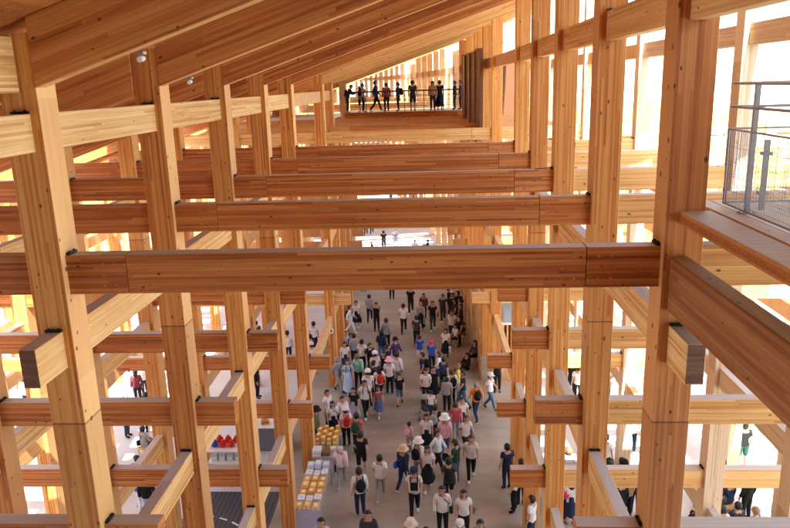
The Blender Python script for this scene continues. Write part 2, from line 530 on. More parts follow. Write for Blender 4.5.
# ------------------------------------------------------------------ far balcony inside the hall
B0 = bend(43.2)
bal = thing('balcony', 'far timber balcony with wire railing where visitors stand high above the aisle', 'balcony', (B0 - .9, 43.2, -1.6))
bm = BM(); box(bm, -3.55, 3.5, -.35, 4.2, -.12, 0, bev=.01); mesh_obj('floor_slab', bm, M_deckw, bal)
bm = BM(); box(bm, -3.55, 3.5, -.42, -.352, -.42, .02, bev=.01); mesh_obj('fascia', bm, M_cross, bal)
for i in range(5):
    x = -3.2 + i * 1.6; bm = BM(); box(bm, x - .12, x + .12, -.7, 3.6, -.5, -.13); mesh_obj('joist', bm, M_cross, bal)
for i in range(7):
    x = -3.4 + i * 1.14; bm = BM(); tube(bm, (x, -.25, 0), (x, -.25, 1.2), .022, 6); mesh_obj('post', bm, M_steel, bal)
for z in (.35, .62, .9, 1.18):
    bm = BM(); tube(bm, (-3.5, -.25, z), (3.45, -.25, z), .014 if z < 1 else .024, 6); mesh_obj('rail', bm, M_steel, bal)
    bm = BM(); tube(bm, (-3.5, 4.1, z), (3.45, 4.1, z), .014 if z < 1 else .024, 6); mesh_obj('rail', bm, M_steel, bal)
# dark panels standing in for columns in shade at the right end of the balcony and pale side gallery at its left
sh = thing('shade_panels', 'dark brown panels for the shaded columns at the right end of the far balcony', 'shaft', (2.2, 36, GZ))
for i in range(4):
    y = 32.3 + i * 2.45; b = bend(y)
    bm = BM(); box(bm, .06 + b, .18 + b, y - 36, y + 2.3 - 36, 11.35, 14.9); mesh_obj('panel', bm, M_dark, sh)
    bm = BM(); box(bm, .02 + b, .2 + b, y + 2.3 - 36, y + 2.42 - 36, 11.3, 15.0); mesh_obj('stile', bm, M_raft, sh)
bm = BM(); box(bm, .25, 2.6, 7.0, 7.15, 11.35, 14.9); mesh_obj('panel', bm, M_dark, sh)
ga = thing('side_gallery', 'pale floored side gallery with thin railing left of the far balcony', 'gallery', (-9, 40, -1.6))
bm = BM(); box(bm, -5.5, 3.6, -1, 3, -.15, 0); mesh_obj('floor_slab', bm, M_white, ga)
for i in range(9):
    x = -5.3 + i * 1.08; bm = BM(); tube(bm, (x, -.9, 0), (x, -.9, 1.1), .025, 6); mesh_obj('post', bm, M_galv, ga)
bm = BM(); tube(bm, (-5.4, -.9, 1.1), (3.4, -.9, 1.1), .03, 6); mesh_obj('rail', bm, M_galv, ga)

# ------------------------------------------------------------------ boarded booth with slatted front
M_board = wood('booth_board', (.62, .40, .20), (.50, .27, .11), (.36, .17, .06), lam=.30, knots=.3)
bo = thing('booth', 'timber boarded booth with slatted front beside the right side of the walkway', 'booth', (4.2, 31, GZ))
for i in range(4):
    y0 = .1 + i * 3.6; b = bend(31 + y0 + 1.8)
    bm = BM(); box(bm, -1.98 + b, -1.9 + b, y0, y0 + 3.5, 0, 4.0); mesh_obj('side_board', bm, M_board, bo)
    bm = BM(); box(bm, -2.02 + b, -1.86 + b, y0 + 3.51, y0 + 3.6, 0, 4.1); mesh_obj('batten', bm, M_tie, bo)
bm = BM(); box(bm, -1.88, 2.2, 3.0, 14.5, 4.0, 4.12); mesh_obj('roof', bm, M_board, bo)
bm = BM(); box(bm, -1.12, .1, .02, .1, 2.85, 3.95); mesh_obj('sign_panel', bm, plain('sign_blue_grey', (.30, .38, .46), .4, var=.3, scale=2), bo)
bm = BM(); box(bm, -1.2, .2, 0, .12, 2.72, 2.84); mesh_obj('lintel', bm, M_white, bo)
for i in range(7):
    x = -1.15 + i * .19; bm = BM(); box(bm, x, x + .07, .03, .12, .75, 2.7); mesh_obj('slat', bm, M_tie, bo)
bm = BM(); box(bm, -1.2, .2, .3, .36, .0, 2.7); mesh_obj('back_board', bm, M_dark, bo)
bm = BM(); box(bm, -1.25, .3, -.06, .2, .0, .74); mesh_obj('base_board', bm, M_board, bo)
# round pictogram disc on the pillar
t = thing('pillar_sign', 'small round white sign with dark ring on the right pillar by the booth', 'sign', (2.72, 30.265, -10.4))
bm = BM(); tube(bm, (0, 0, 0), (0, -.02, 0), .15, 20); mesh_obj('disc', bm, M_white, t)
bm = BM(); tube(bm, (0, -.022, 0), (0, -.026, 0), .08, 16); mesh_obj('mark', bm, M_steel, t)
t = thing('pillar_sign', 'small round white sign with dark ring on the left pillar of the walkway', 'sign', (-4.75, 30.265, -10.7))
bm = BM(); tube(bm, (0, 0, 0), (0, -.02, 0), .15, 20); mesh_obj('disc', bm, M_white, t)
bm = BM(); tube(bm, (0, -.022, 0), (0, -.026, 0), .08, 16); mesh_obj('mark', bm, M_steel, t)

# ------------------------------------------------------------------ sales tables and goods
M_cloth = plain('lilac_cloth', (.42, .42, .55), .8)
M_top = plain('table_top_grey', (.33, .31, .30), .5)
def sales_table(x0, x1, y0, y1, label, cloth=False):
    t = thing('sales_table', label, 'table', ((x0 + x1) / 2, (y0 + y1) / 2, GZ), 0, 'sales tables at the left of the walkway')
    a = (x1 - x0) / 2; b = (y1 - y0) / 2
    bm = BM(); box(bm, -a, a, -b, b, .76, .80, bev=.005); mesh_obj('table_top', bm, M_top, t)
    for i in (-1, 1):
        for j in (-1, 1):
            bm = BM(); box(bm, i * (a - .06) - .02, i * (a - .06) + .02, j * (b - .06) - .02, j * (b - .06) + .02, 0, .76); mesh_obj('leg', bm, M_galv, t)
    if cloth:
        bm = BM(); box(bm, -a - .01, a + .01, -b - .012, -b - .004, .12, .8); mesh_obj('front_cloth', bm, M_cloth, t)
    return t
sales_table(-4.45, -3.62, 22.55, 24.5, 'sales table with yellow gift packs on top, farther of the two')
sales_table(-4.50, -3.65, 19.3, 22.15, 'sales table with lilac front cloth and boxed sweets, nearer of the two', True)
goods_cols = {'yellow': (.75, .46, .05), 'orange': (.72, .30, .03), 'pale blue': (.50, .64, .76), 'white': (.75, .74, .70), 'brown': (.20, .10, .05), 'cream': (.72, .62, .42), 'amber': (.62, .36, .06)}
GM = {k: plain('pack_' + k.replace(' ', '_'), v, .4, var=.25, scale=14) for k, v in goods_cols.items()}
pack_mesh = {}
def pack(x, y, z, sx, sy, sz, col, label, group, rz=0, band='white'):
    key = (sx, sy, sz, col, band)
    if key not in pack_mesh:
        bm = BM(); box(bm, -sx / 2, sx / 2, -sy / 2, sy / 2, 0, sz, 0, bev=.008)
        box(bm, -sx / 2 - .002, sx / 2 + .002, -sy / 2 - .002, sy / 2 + .002, sz * .35, sz * .6, 1)
        box(bm, -sx * .25, sx * .25, -sy * .25, sy * .25, sz, sz + .003, 1)
        me = bpy.data.meshes.new('gift_pack'); bm.to_mesh(me); bm.free(); me.materials.append(GM[col]); me.materials.append(GM[band]); pack_mesh[key] = me
    o = bpy.data.objects.new('gift_pack', pack_mesh[key]); link(o); o.location = (x, y, z); o.rotation_euler = (0, 0, rz)
    tag(o, label, 'package', group)
TZ = GZ + .802
for i in range(4):
    for j in range(5):
        h = .30 + .07 * ((i + j) % 2)
        pack(-4.35 + i * .21, 23.35 + j * .22, TZ, .15, .13, h, 'yellow' if (i * 3 + j) % 4 else 'orange', 'tall yellow gift pack with white band on the farther sales table' if (i * 3 + j) % 4 else 'tall orange gift pack among the yellow ones on the farther sales table', 'gift packs standing on the farther sales table' if (i * 3 + j) % 4 else 'orange packs on the farther sales table', random.uniform(-.1, .1))
pack(-4.28, 22.78, TZ, .3, .36, .24, 'white', 'plain white carton at the front left corner of the farther sales table', None, 0, 'pale blue')
pack(-3.95, 22.8, TZ, .26, .34, .14, 'brown', 'flat brown box beside the white carton on the farther sales table', None, .05, 'brown')
pack(-3.76, 23.1, TZ, .2, .2, .1, 'white', 'small white box at the right front of the farther sales table', None, .1, 'cream')
rows = [('yellow', 'yellow sweet box on the nearer sales table'), ('white', 'white sweet box on the nearer sales table'), ('orange', 'orange sweet box in the middle of the nearer sales table'), ('yellow', 'yellow sweet box on the nearer sales table'), ('amber', 'amber sweet box behind the orange ones on the nearer sales table'), ('white', 'white sweet box on the nearer sales table'), ('pale blue', 'pale blue box at the back of the nearer sales table')]
for j, (c, lab) in enumerate(rows):
    for i in range(3):
        h = (.08, .1, .06, .12)[(i + j) % 4] + (.12 if c == 'pale blue' else 0)
        pack(-4.34 + i * .26, 19.55 + j * .38, TZ, .22, .3, h, c, lab, c + ' boxes on the nearer sales table', random.uniform(-.06, .06), 'white' if c != 'white' else 'pale blue')

for i in range(5):
    bm = BM(); box(bm, -.05, .05, -.004, .004, 0, .08); box(bm, -.035, .035, -.006, -.0045, .03, .05, 1)
    o = mesh_obj('price_card', bm, [M_white, GM['orange']], loc=(-4.3 + .14 * i, 19.36 + .0 * i, TZ) if i < 5 else None, rot=(-.25, 0, 0))
    tag(o, 'small white price card at the front edge of the nearer sales table', 'card', 'price cards on the nearer sales table')
# stall with shelf behind the left columns
M_red = plain('plush_red', (.55, .02, .02), .8, var=.4, scale=20); M_blue = plain('plush_blue', (.03, .07, .45), .8, var=.4, scale=20)
sf = thing('display_shelf', 'pale metal display shelf seen between the lower left columns', 'shelf', (-7.4, 22.6, GZ))
for z in (.35, .8, 1.25):
    bm = BM(); box(bm, -.65, .65, -.5, .5, z, z + .03); mesh_obj('shelf_board', bm, M_white, sf)
for i in (-1, 1):
    for j in (-1, 1):
        bm = BM(); box(bm, i * .63 - .015, i * .63 + .015, j * .48 - .015, j * .48 + .015, 0, 1.28); mesh_obj('upright', bm, M_galv, sf)
for i in range(6):
    bm = BM(); ball(bm, (0, 0, .11), .13, 1, 1, .85, 10, 7); ball(bm, (.02, -.05, .24), .075, u=8, v=6)
    for s_ in (-1, 1): ball(bm, (s_ * .1, -.06, .08), .04, u=6, v=5)
    o = mesh_obj('plush_toy', bm, M_red if i != 0 else M_blue, loc=(-7.85 + (i % 3) * .3 + (i // 3) * .1, 22.45 + (i // 3) * .32, GZ + 1.282))
    if i: tag(o, 'round red plush toy on the top board of the display shelf', 'toy', 'red plush toys on the display shelf')
    else: tag(o, 'round dark blue plush toy left of the red ones on the display shelf', 'toy')
for i in range(4):
    pack(-7.85 + i * .28, 22.4, GZ + .832, .2, .3, .22, 'pale blue', 'pale blue box on the middle board of the display shelf', 'blue boxes on the display shelf')
ct = thing('counter', 'blue grey sales counter behind the lower left stub beams', 'counter', (-6.5, 24.8, GZ))
bm = BM(); box(bm, -.75, .75, -.35, .35, 0, .96, bev=.01); mesh_obj('cabinet', bm, plain('counter_grey', (.16, .18, .22), .5), ct)
bm = BM(); box(bm, -.8, .8, -.4, .4, .963, 1.0, bev=.005); mesh_obj('counter_top', bm, M_white, ct)
pack(-6.6, 24.75, GZ + 1.002, .3, .25, .2, 'amber', 'amber parcel standing on the blue grey counter', None, .3, 'brown')
# dark ribbed rubber mat with white queue line
n = N('ribbed_rubber')
g = n.new('ShaderNodeNewGeometry'); sp = n.new('ShaderNodeSeparateXYZ'); n.link(g.outputs['Position'], sp.inputs[0])
fr = n.math('FRACT', n.math('DIVIDE', sp.outputs[0], .16))
col = n.mix(n.math('LESS_THAN', fr, .12), (.028, .032, .04), (.10, .11, .13))
n.link(col, n.b.inputs['Base Color']); n.b.inputs['Roughness'].default_value = .55
bm = BM(); box(bm, -8.3, -5.4, 17.5, 21.6, GZ + .004, GZ + .03)
tag(mesh_obj('rubber_mat', bm, n.m), 'dark grey ribbed mat on the floor between the lower left columns', 'mat')
bm = BM()
for i in range(9):
    a0 = .3 + i * .2; c_ = Vector((-8.0, 17.6)); r_ = 2.6
    q = [(c_.x + (r_ + d_) * math.cos(t_), c_.y + (r_ + d_) * math.sin(t_)) for t_, d_ in ((a0, 0), (a0 + .12, 0), (a0 + .12, .06), (a0, .06))]
    if min(p_[0] for p_ in q) > -8.25 and max(p_[0] for p_ in q) < -5.45: bm.faces.new([bm.verts.new((p_[0], p_[1], GZ + .034)) for p_ in q])
tag(mesh_obj('dashed_line', bm, M_white), 'white dashed curve painted on the dark ribbed mat', kind='structure')

# ------------------------------------------------------------------ trees and low buildings outside
def tree(x, y, h, r, label, seed):
    rnd = random.Random(seed)
    t = thing('tree', label, 'tree', (x, y, GZ), 0, 'trees outside the hall')
    bm = BM(); pts = [Vector((0, 0, 0)), Vector((.1, 0, h * .3)), Vector((0, .1, h * .55)), Vector((.1, 0, h * .85))]
    for i in range(3): tube(bm, pts[i], pts[i + 1], .22 - .06 * i, 8, .16 - .06 * i + .02)
    for i in range(7):
        a = rnd.uniform(0, 6.28); s = pts[1].lerp(pts[3], rnd.random()); tube(bm, s, s + Vector((math.cos(a) * r * .6, math.sin(a) * r * .6, r * .4)), .06, 6, .02)
    mesh_obj('trunk', bm, M_bark, t)
    bm = BM()
    cl = [(Vector((rnd.gauss(0, r * .45), rnd.gauss(0, r * .45), h * .65 + rnd.gauss(0, h * .16))), rnd.uniform(.25, .5) * r) for _ in range(26)]
    for c, cr in cl:
        for _ in range(60):
            d = Vector((rnd.gauss(0, 1), rnd.gauss(0, 1), rnd.gauss(0, 1))).normalized() * cr * rnd.uniform(.5, 1)
            p = c + d; u = Vector((rnd.gauss(0, 1), rnd.gauss(0, 1), rnd.gauss(0, 1))).normalized(); v = u.cross(Vector((rnd.random(), rnd.random(), 1))).normalized()
            s = rnd.uniform(.08, .16)
            bm.faces.new([bm.verts.new(p + u * s), bm.verts.new(p + v * s * .6), bm.verts.new(p - u * s), bm.verts.new(p - v * s * .6)])
    mesh_obj('crown', bm, M_leaf, t)
M_bark = plain('bark', (.10, .07, .05), .9); M_leaf = plain('leaves', (.075, .14, .03), .6, var=.5, scale=2)
tree(-13.5, 68, 15.0, 2.4, 'leafy green tree beyond the left end of the far balcony', 3)
tree(-19, 74, 14.0, 2.6, 'leafy green tree farther left behind the side gallery', 4)
M_wallp = plain('pale_wall', (.72, .70, .69), .7, var=.05); M_glass = plain('window_glass', (.08, .10, .13), .15)
def block(x, y, w_, d_, h_, label, floors):
    t = thing('pavilion', label, 'building', (x, y, GZ))
    bm = BM(); box(bm, -w_ / 2, w_ / 2, -d_ / 2, d_ / 2, 0, h_); mesh_obj('wall', bm, M_wallp, t)
    bm = BM(); box(bm, -w_ / 2 - .3, w_ / 2 + .3, -d_ / 2 - .3, d_ / 2 + .3, h_, h_ + .35); mesh_obj('roof', bm, M_white, t)
    sx = 1 if x < 0 else -1
    for f in range(floors):
        for i in range(8):
            y0 = -d_ / 2 + d_ * (i + .2) / 8; y1 = y0 + d_ * .6 / 8
            xx = sx * w_ / 2
            bm = BM(); box(bm, xx - .02, xx + .04, y0, y1, 1.1 + f * 3.6, 3.0 + f * 3.6); mesh_obj('window', bm, M_glass, t)
block(-62, 60, 20, 60, 9, 'long low white pavilion outside beyond the left columns', 2)
block(70, 62, 20, 70, 11, 'long white pavilion outside beyond the right columns', 3)

# ------------------------------------------------------------------ people
CV = {'black': (.014, .014, .017), 'navy': (.02, .03, .075), 'white': (.72, .72, .72), 'grey': (.30, .31, .33), 'charcoal': (.05, .05, .055), 'lightblue': (.38, .52, .70), 'blue': (.03, .11, .55), 'denimblue': (.10, .17, .32),
      'pink': (.72, .40, .50), 'palepink': (.68, .56, .60), 'hotpink': (.65, .05, .22), 'rose': (.50, .10, .16), 'red': (.50, .03, .03), 'coral': (.62, .14, .13), 'orange': (.80, .18, .02), 'mint': (.30, .58, .44), 'green': (.06, .25, .08),
      'forest': (.02, .07, .045), 'olive': (.13, .15, .06), 'yellow': (.75, .60, .10), 'denim': (.09, .15, .27), 'beige': (.60, .48, .34), 'tan': (.45, .30, .17), 'purple': (.08, .04, .14), 'maroon': (.14, .025, .035), 'plaid': (.30, .09, .09), 'cream': (.68, .62, .48), 'teal': (.10, .30, .34), 'brown': (.06, .035, .02)}
CM = {}
def cloth(c):
    if c not in CM:
        CM[c] = plain('fabric_' + c, CV[c], .85, var=.22, scale=9, spec=.2)
    return CM[c]
M_skin = plain('skin', (.55, .32, .22), .55, var=.06)
M_eye = plain('eye_dark', (.02, .015, .012), .3)
HM = {'black': plain('hair_black', (.012, .01, .01), .5, var=.4, scale=40), 'brown': plain('hair_brown', (.05, .028, .015), .5, var=.4, scale=40), 'tan': plain('hair_tan', (.22, .13, .06), .5, var=.4, scale=40), 'grey': plain('hair_grey', (.25, .24, .24), .5, var=.3, scale=40)}

def pose_joints(pose):
    """joint positions of a 1.70 m figure facing -Y, feet on z=0"""
    J = dict(pelvis=(0, 0, .93), waist=(0, 0, 1.08), chest=(0, -.005, 1.28), neck0=(0, .01, 1.42), neck=(0, .0, 1.49), head=(0, -.02, 1.58), crown=(0, -.01, 1.645))
    for s, n in ((-1, 'l'), (1, 'r')):
        J.update({'sh' + n: (s * .175, .0, 1.385), 'el' + n: (s * .225, .03, 1.12), 'wr' + n: (s * .235, -.06, .88), 'pa' + n: (s * .235, -.085, .80),
                  'hp' + n: (s * .09, 0, .88), 'kn' + n: (s * .10, -.02, .49), 'an' + n: (s * .105, .02, .085), 'to' + n: (s * .12, -.14, .035)})
    def arm(n, el, wr, pa): J['el' + n] = el; J['wr' + n] = wr; J['pa' + n] = pa
    if pose == 'walk':
        J.update(knl=(-.09, -.17, .52), anl=(-.09, -.28, .12), tol=(-.10, -.43, .10), knr=(.09, .05, .47), anr=(.09, .33, .14), tor=(.10, .22, .03))
        arm('l', (-.23, .16, 1.15), (-.24, .14, .90), (-.24, .13, .82)); arm('r', (.23, -.08, 1.14), (.21, -.25, .97), (.20, -.31, .91))
    elif pose == 'photo':
        arm('l', (-.27, -.16, 1.30), (-.12, -.30, 1.50), (-.07, -.33, 1.57)); arm('r', (.27, -.16, 1.30), (.12, -.30, 1.50), (.07, -.33, 1.57))
    elif pose == 'push':
        arm('l', (-.24, -.02, 1.12), (-.19, -.28, 1.06), (-.18, -.37, 1.05)); arm('r', (.24, -.02, 1.12), (.19, -.28, 1.06), (.18, -.37, 1.05))
        J.update(knl=(-.09, -.12, .50), anl=(-.09, -.12, .085), tol=(-.10, -.28, .035), knr=(.09, .03, .48), anr=(.09, .20, .11), tor=(.10, .07, .03))
    elif pose == 'lean':
        J.update(waist=(0, -.05, 1.07), chest=(0, -.15, 1.25), neck0=(0, -.21, 1.37), neck=(0, -.24, 1.43), head=(0, -.29, 1.51), crown=(0, -.30, 1.58))
        for s, n in ((-1, 'l'), (1, 'r')):
            J['sh' + n] = (s * .175, -.19, 1.33); J['el' + n] = (s * .22, -.30, 1.10); J['wr' + n] = (s * .12, -.50, 1.12); J['pa' + n] = (s * .07, -.57, 1.13)
    elif pose == 'phone':
        arm('r', (.22, -.02, 1.12), (.10, -.26, 1.18), (.05, -.31, 1.23)); J['head'] = (0, -.05, 1.57); J['crown'] = (0, -.06, 1.635)
    elif pose in ('sit', 'floor'):
        dz = -.43 if pose == 'sit' else -.80
        for k_ in list(J):
            v_ = J[k_]; J[k_] = (v_[0], v_[1], v_[2] + dz)
        for s, n in ((-1, 'l'), (1, 'r')):
            if pose == 'sit':
                J['hp' + n] = (s * .10, -.03, .50); J['kn' + n] = (s * .13, -.43, .52); J['an' + n] = (s * .13, -.46, .10); J['to' + n] = (s * .14, -.61, .04)
                J['el' + n] = (s * .23, -.07, .70); J['wr' + n] = (s * .13, -.28, .64); J['pa' + n] = (s * .10, -.35, .62)
            else:
                J['hp' + n] = (s * .10, -.03, .13); J['kn' + n] = (s * .20, -.36, .44); J['an' + n] = (s * .14, -.58, .09); J['to' + n] = (s * .15, -.72, .035)
                J['el' + n] = (s * .24, -.12, .36); J['wr' + n] = (s * .14, -.34, .42); J['pa' + n] = (s * .10, -.41, .42)
    return {k_: Vector(v_) for k_, v_ in J.items()}
RAD = dict(pelvis=.145, waist=.125, chest=.148, neck0=.07, neck=.052, head=.112, crown=.092, sh=.062, el=.043, wr=.029, pa=.036, hp=.098, kn=.06, an=.04, to=.034)
EDG = [('pelvis', 'waist'), ('waist', 'chest'), ('chest', 'neck0'), ('neck0', 'neck'), ('neck', 'head'), ('head', 'crown')]
for n_ in 'lr': EDG += [('chest', 'sh' + n_), ('sh' + n_, 'el' + n_), ('el' + n_, 'wr' + n_), ('wr' + n_, 'pa' + n_), ('pelvis', 'hp' + n_), ('hp' + n_, 'kn' + n_), ('kn' + n_, 'an' + n_), ('an' + n_, 'to' + n_)]
def rad(j): return RAD.get(j) or RAD[j[:-1]]

class Figure: pass
FIG = {}
def figure(pose):
    if pose in FIG: return FIG[pose]
    J = pose_joints(pose); names = list(J); me = bpy.data.meshes.new('skeleton')
    me.from_pydata([J[n_] for n_ in names], [(names.index(a), names.index(b)) for a, b in EDG], [])
    o = bpy.data.objects.new('skeleton', me); COL.objects.link(o)
    m = o.modifiers.new('skin', 'SKIN'); m.use_smooth_shade = True
    sv = me.skin_vertices[0].data
    for i, n_ in enumerate(names): sv[i].radius = (rad(n_), rad(n_)); sv[i].use_root = (n_ == 'pelvis')
    m2 = o.modifiers.new('sub', 'SUBSURF'); m2.levels = 1
    dg = bpy.context.evaluated_depsgraph_get(); dg.update()
    ev = o.evaluated_get(dg); em = ev.to_mesh()
    V = [v.co.copy() for v in em.vertices]; Fc = [tuple(p.vertices) for p in em.polygons]; NN = [v.normal.copy() for v in em.vertices]
    ev.to_mesh_clear(); bpy.data.objects.remove(o)
    # nearest bone and position along it
    B = []
    for v in V:
        best = None
        for a, b in EDG:
            A, Bv = J[a], J[b]; d = Bv - A; t = max(0, min(1, (v - A).dot(d) / d.length_squared)); q = A + d * t
            dd = (v - q).length - rad(a) * (1 - t) - rad(b) * t
            if best is None or dd < best[0]: best = (dd, (a, b), t, q)
        B.append(best)
    for i, v in enumerate(V):      # flatten the trunk front to back
        a, b = B[i][1]
        if a in ('pelvis', 'waist', 'chest') and b in ('waist', 'chest', 'neck0'):
            v.y = B[i][3].y + (v.y - B[i][3].y) * .74
        if a[:-1] == 'wr': v.x = B[i][3].x + (v.x - B[i][3].x) * .6
    f = Figure(); f.V = V; f.F = Fc; f.N = NN; f.B = B; f.J = J; f.pose = pose; f.cache = {}
    FIG[pose] = f
    # body mesh
    bm = BM(); vs = [bm.verts.new(v) for v in V]
    for p in Fc:
        try: bm.faces.new([vs[i] for i in p])
        except ValueError: pass
    for fc in bm.faces: fc.smooth = True
    hd = J['head']; up = (J['crown'] - J['head']).normalized(); fw = Vector((0, -1, 0)); fw = (fw - up * fw.dot(up)).normalized(); rt = fw.cross(up)
    P = lambda r_, u_, f_: hd + rt * r_ + up * u_ + fw * f_
    tube(bm, P(0, .015, .085), P(0, -.025, .118), .010, 6, .017)                     # nose
    for s in (-1, 1):
        ball(bm, P(s * .036, .02, .092), .012, u=6, v=5, mi=1)                           # eyes
        ball(bm, P(s * .105, -.005, .0), .02, .5, 1, 1.5, 6, 5)                             # ears
    box_v = ball(bm, P(0, -.056, .088), .017, 1.3, .5, .35, 6, 4, mi=2)
    for s, n_ in ((-1, 'l'), (1, 'r')):       # four fingers and a thumb, slightly curled
        w0, p0 = J['wr' + n_], J['pa' + n_]; d = (p0 - w0).normalized(); side = Vector((0, 1, 0)); side = (side - d * side.dot(d))
        if side.length < .3: side = Vector((1, 0, 0)); side = side - d * side.dot(d)
        side.normalize(); cu = d.cross(side) * (s)
        for q, L in enumerate((.062, .072, .068, .054)):
            a0 = p0 + side * (q - 1.5) * .017 + d * .012; a1 = a0 + d * L * .55; a2 = a1 + (d * .8 + cu * .6).normalized() * L * .5
            tube(bm, a0, a1, .0085, 5, .008); tube(bm, a1, a2, .008, 5, .0065)
        a0 = p0 - side * .03 - d * .03; tube(bm, a0, a0 - side * .025 + d * .035, .0105, 5, .009); tube(bm, a0 - side * .025 + d * .035, a0 - side * .027 + d * .06, .009, 5, .007)
    me = bpy.data.meshes.new('person'); bm.to_mesh(me); bm.free()
    for m_ in (M_skin, M_eye, plain('lips_' + pose, (.42, .16, .14), .5)): me.materials.append(m_)
    f.body = me
    return f

def region(f, key, test, off):
    if key in f.cache: return f.cache[key]
    keep = [test(f.B[i][1], f.B[i][2], f.V[i]) for i in range(len(f.V))]
    bm = BM(); vm = {}
    for p in f.F:
        if all(keep[i] for i in p):
            vs = []
            for i in p:
                if i not in vm: vm[i] = bm.verts.new(f.V[i] + f.N[i] * (off(f.B[i][1], f.B[i][2]) if callable(off) else off))
                vs.append(vm[i])
            try: fc = bm.faces.new(vs); fc.smooth = True
            except ValueError: pass
    me = bpy.data.meshes.new(key); bm.to_mesh(me); bm.free(); me.materials.append(M_skin)
    f.cache[key] = me
    return me
TR = ('pelvis', 'waist', 'chest')
def is_torso(e): return e[0] in TR and e[1] in ('waist', 'chest', 'neck0')
def top_test(style):
    def t(e, u, v):
        if e == ('chest', 'neck0'): return u < .85
        if is_torso(e): return not (e == ('pelvis', 'waist') and u < .05 and False)
        if e[0] == 'chest' and e[1][:2] == 'sh': return True
        if e[0][:2] == 'sh': return True if style == 'long' else u < .62
        if e[0][:2] == 'el' and style == 'long': return u < .95
        if e[0] == 'pelvis': return True
        if e[0][:2] == 'hp': return u < .14
        return False
    return t
def bot_test(style):
    def t(e, u, v):
        if e == ('pelvis', 'waist'): return u < .5
        if e[0] == 'pelvis': return True
        if e[0][:2] == 'hp': return True
        if e[0][:2] == 'kn': return u < .95 if style == 'pants' else u < .04
        return False
    return t
def shoe_test(n_): return lambda e, u, v: (e[0] == 'an' + n_) or (e[0] == 'kn' + n_ and u > .93)
def hair_short(f):
    J = f.J; hd = J['head']; up = (J['crown'] - J['head']).normalized()
    def t(e, u, v):
        if e not in (('neck', 'head'), ('head', 'crown')): return False
        r_ = v - hd
        return r_.dot(up) > .05 or (r_.dot(up) > .0 and r_.y > -.045) or (r_.y > .0 and r_.dot(up) > -.07)
    return t

def lathe(bm, prof, n=16, sy=1.0, cy=0.0, x0=0):
    rings = []
    for (r_, z_, dy) in prof:
        rings.append([bm.verts.new((x0 + r_ * math.cos(2 * PI * i / n), cy + dy + sy * r_ * math.sin(2 * PI * i / n), z_)) for i in range(n)])
    for a, b in zip(rings, rings[1:]):
        for i in range(n):
            fc = bm.faces.new((a[i], a[(i + 1) % n], b[(i + 1) % n], b[i])); fc.smooth = True
    return rings

def part(name, me, mat, root):
    o = bpy.data.objects.new(name, me); link(o, root)
    if me.materials:
        o.material_slots[0].link = 'OBJECT'; o.material_slots[0].material = mat
    return o
def shared(f, key, build):
    if key not in f.cache:
        bm = BM(); build(bm); bm.normal_update(); me = bpy.data.meshes.new(key); bm.to_mesh(me); bm.free(); me.materials.append(M_skin); f.cache[key] = me
    return f.cache[key]

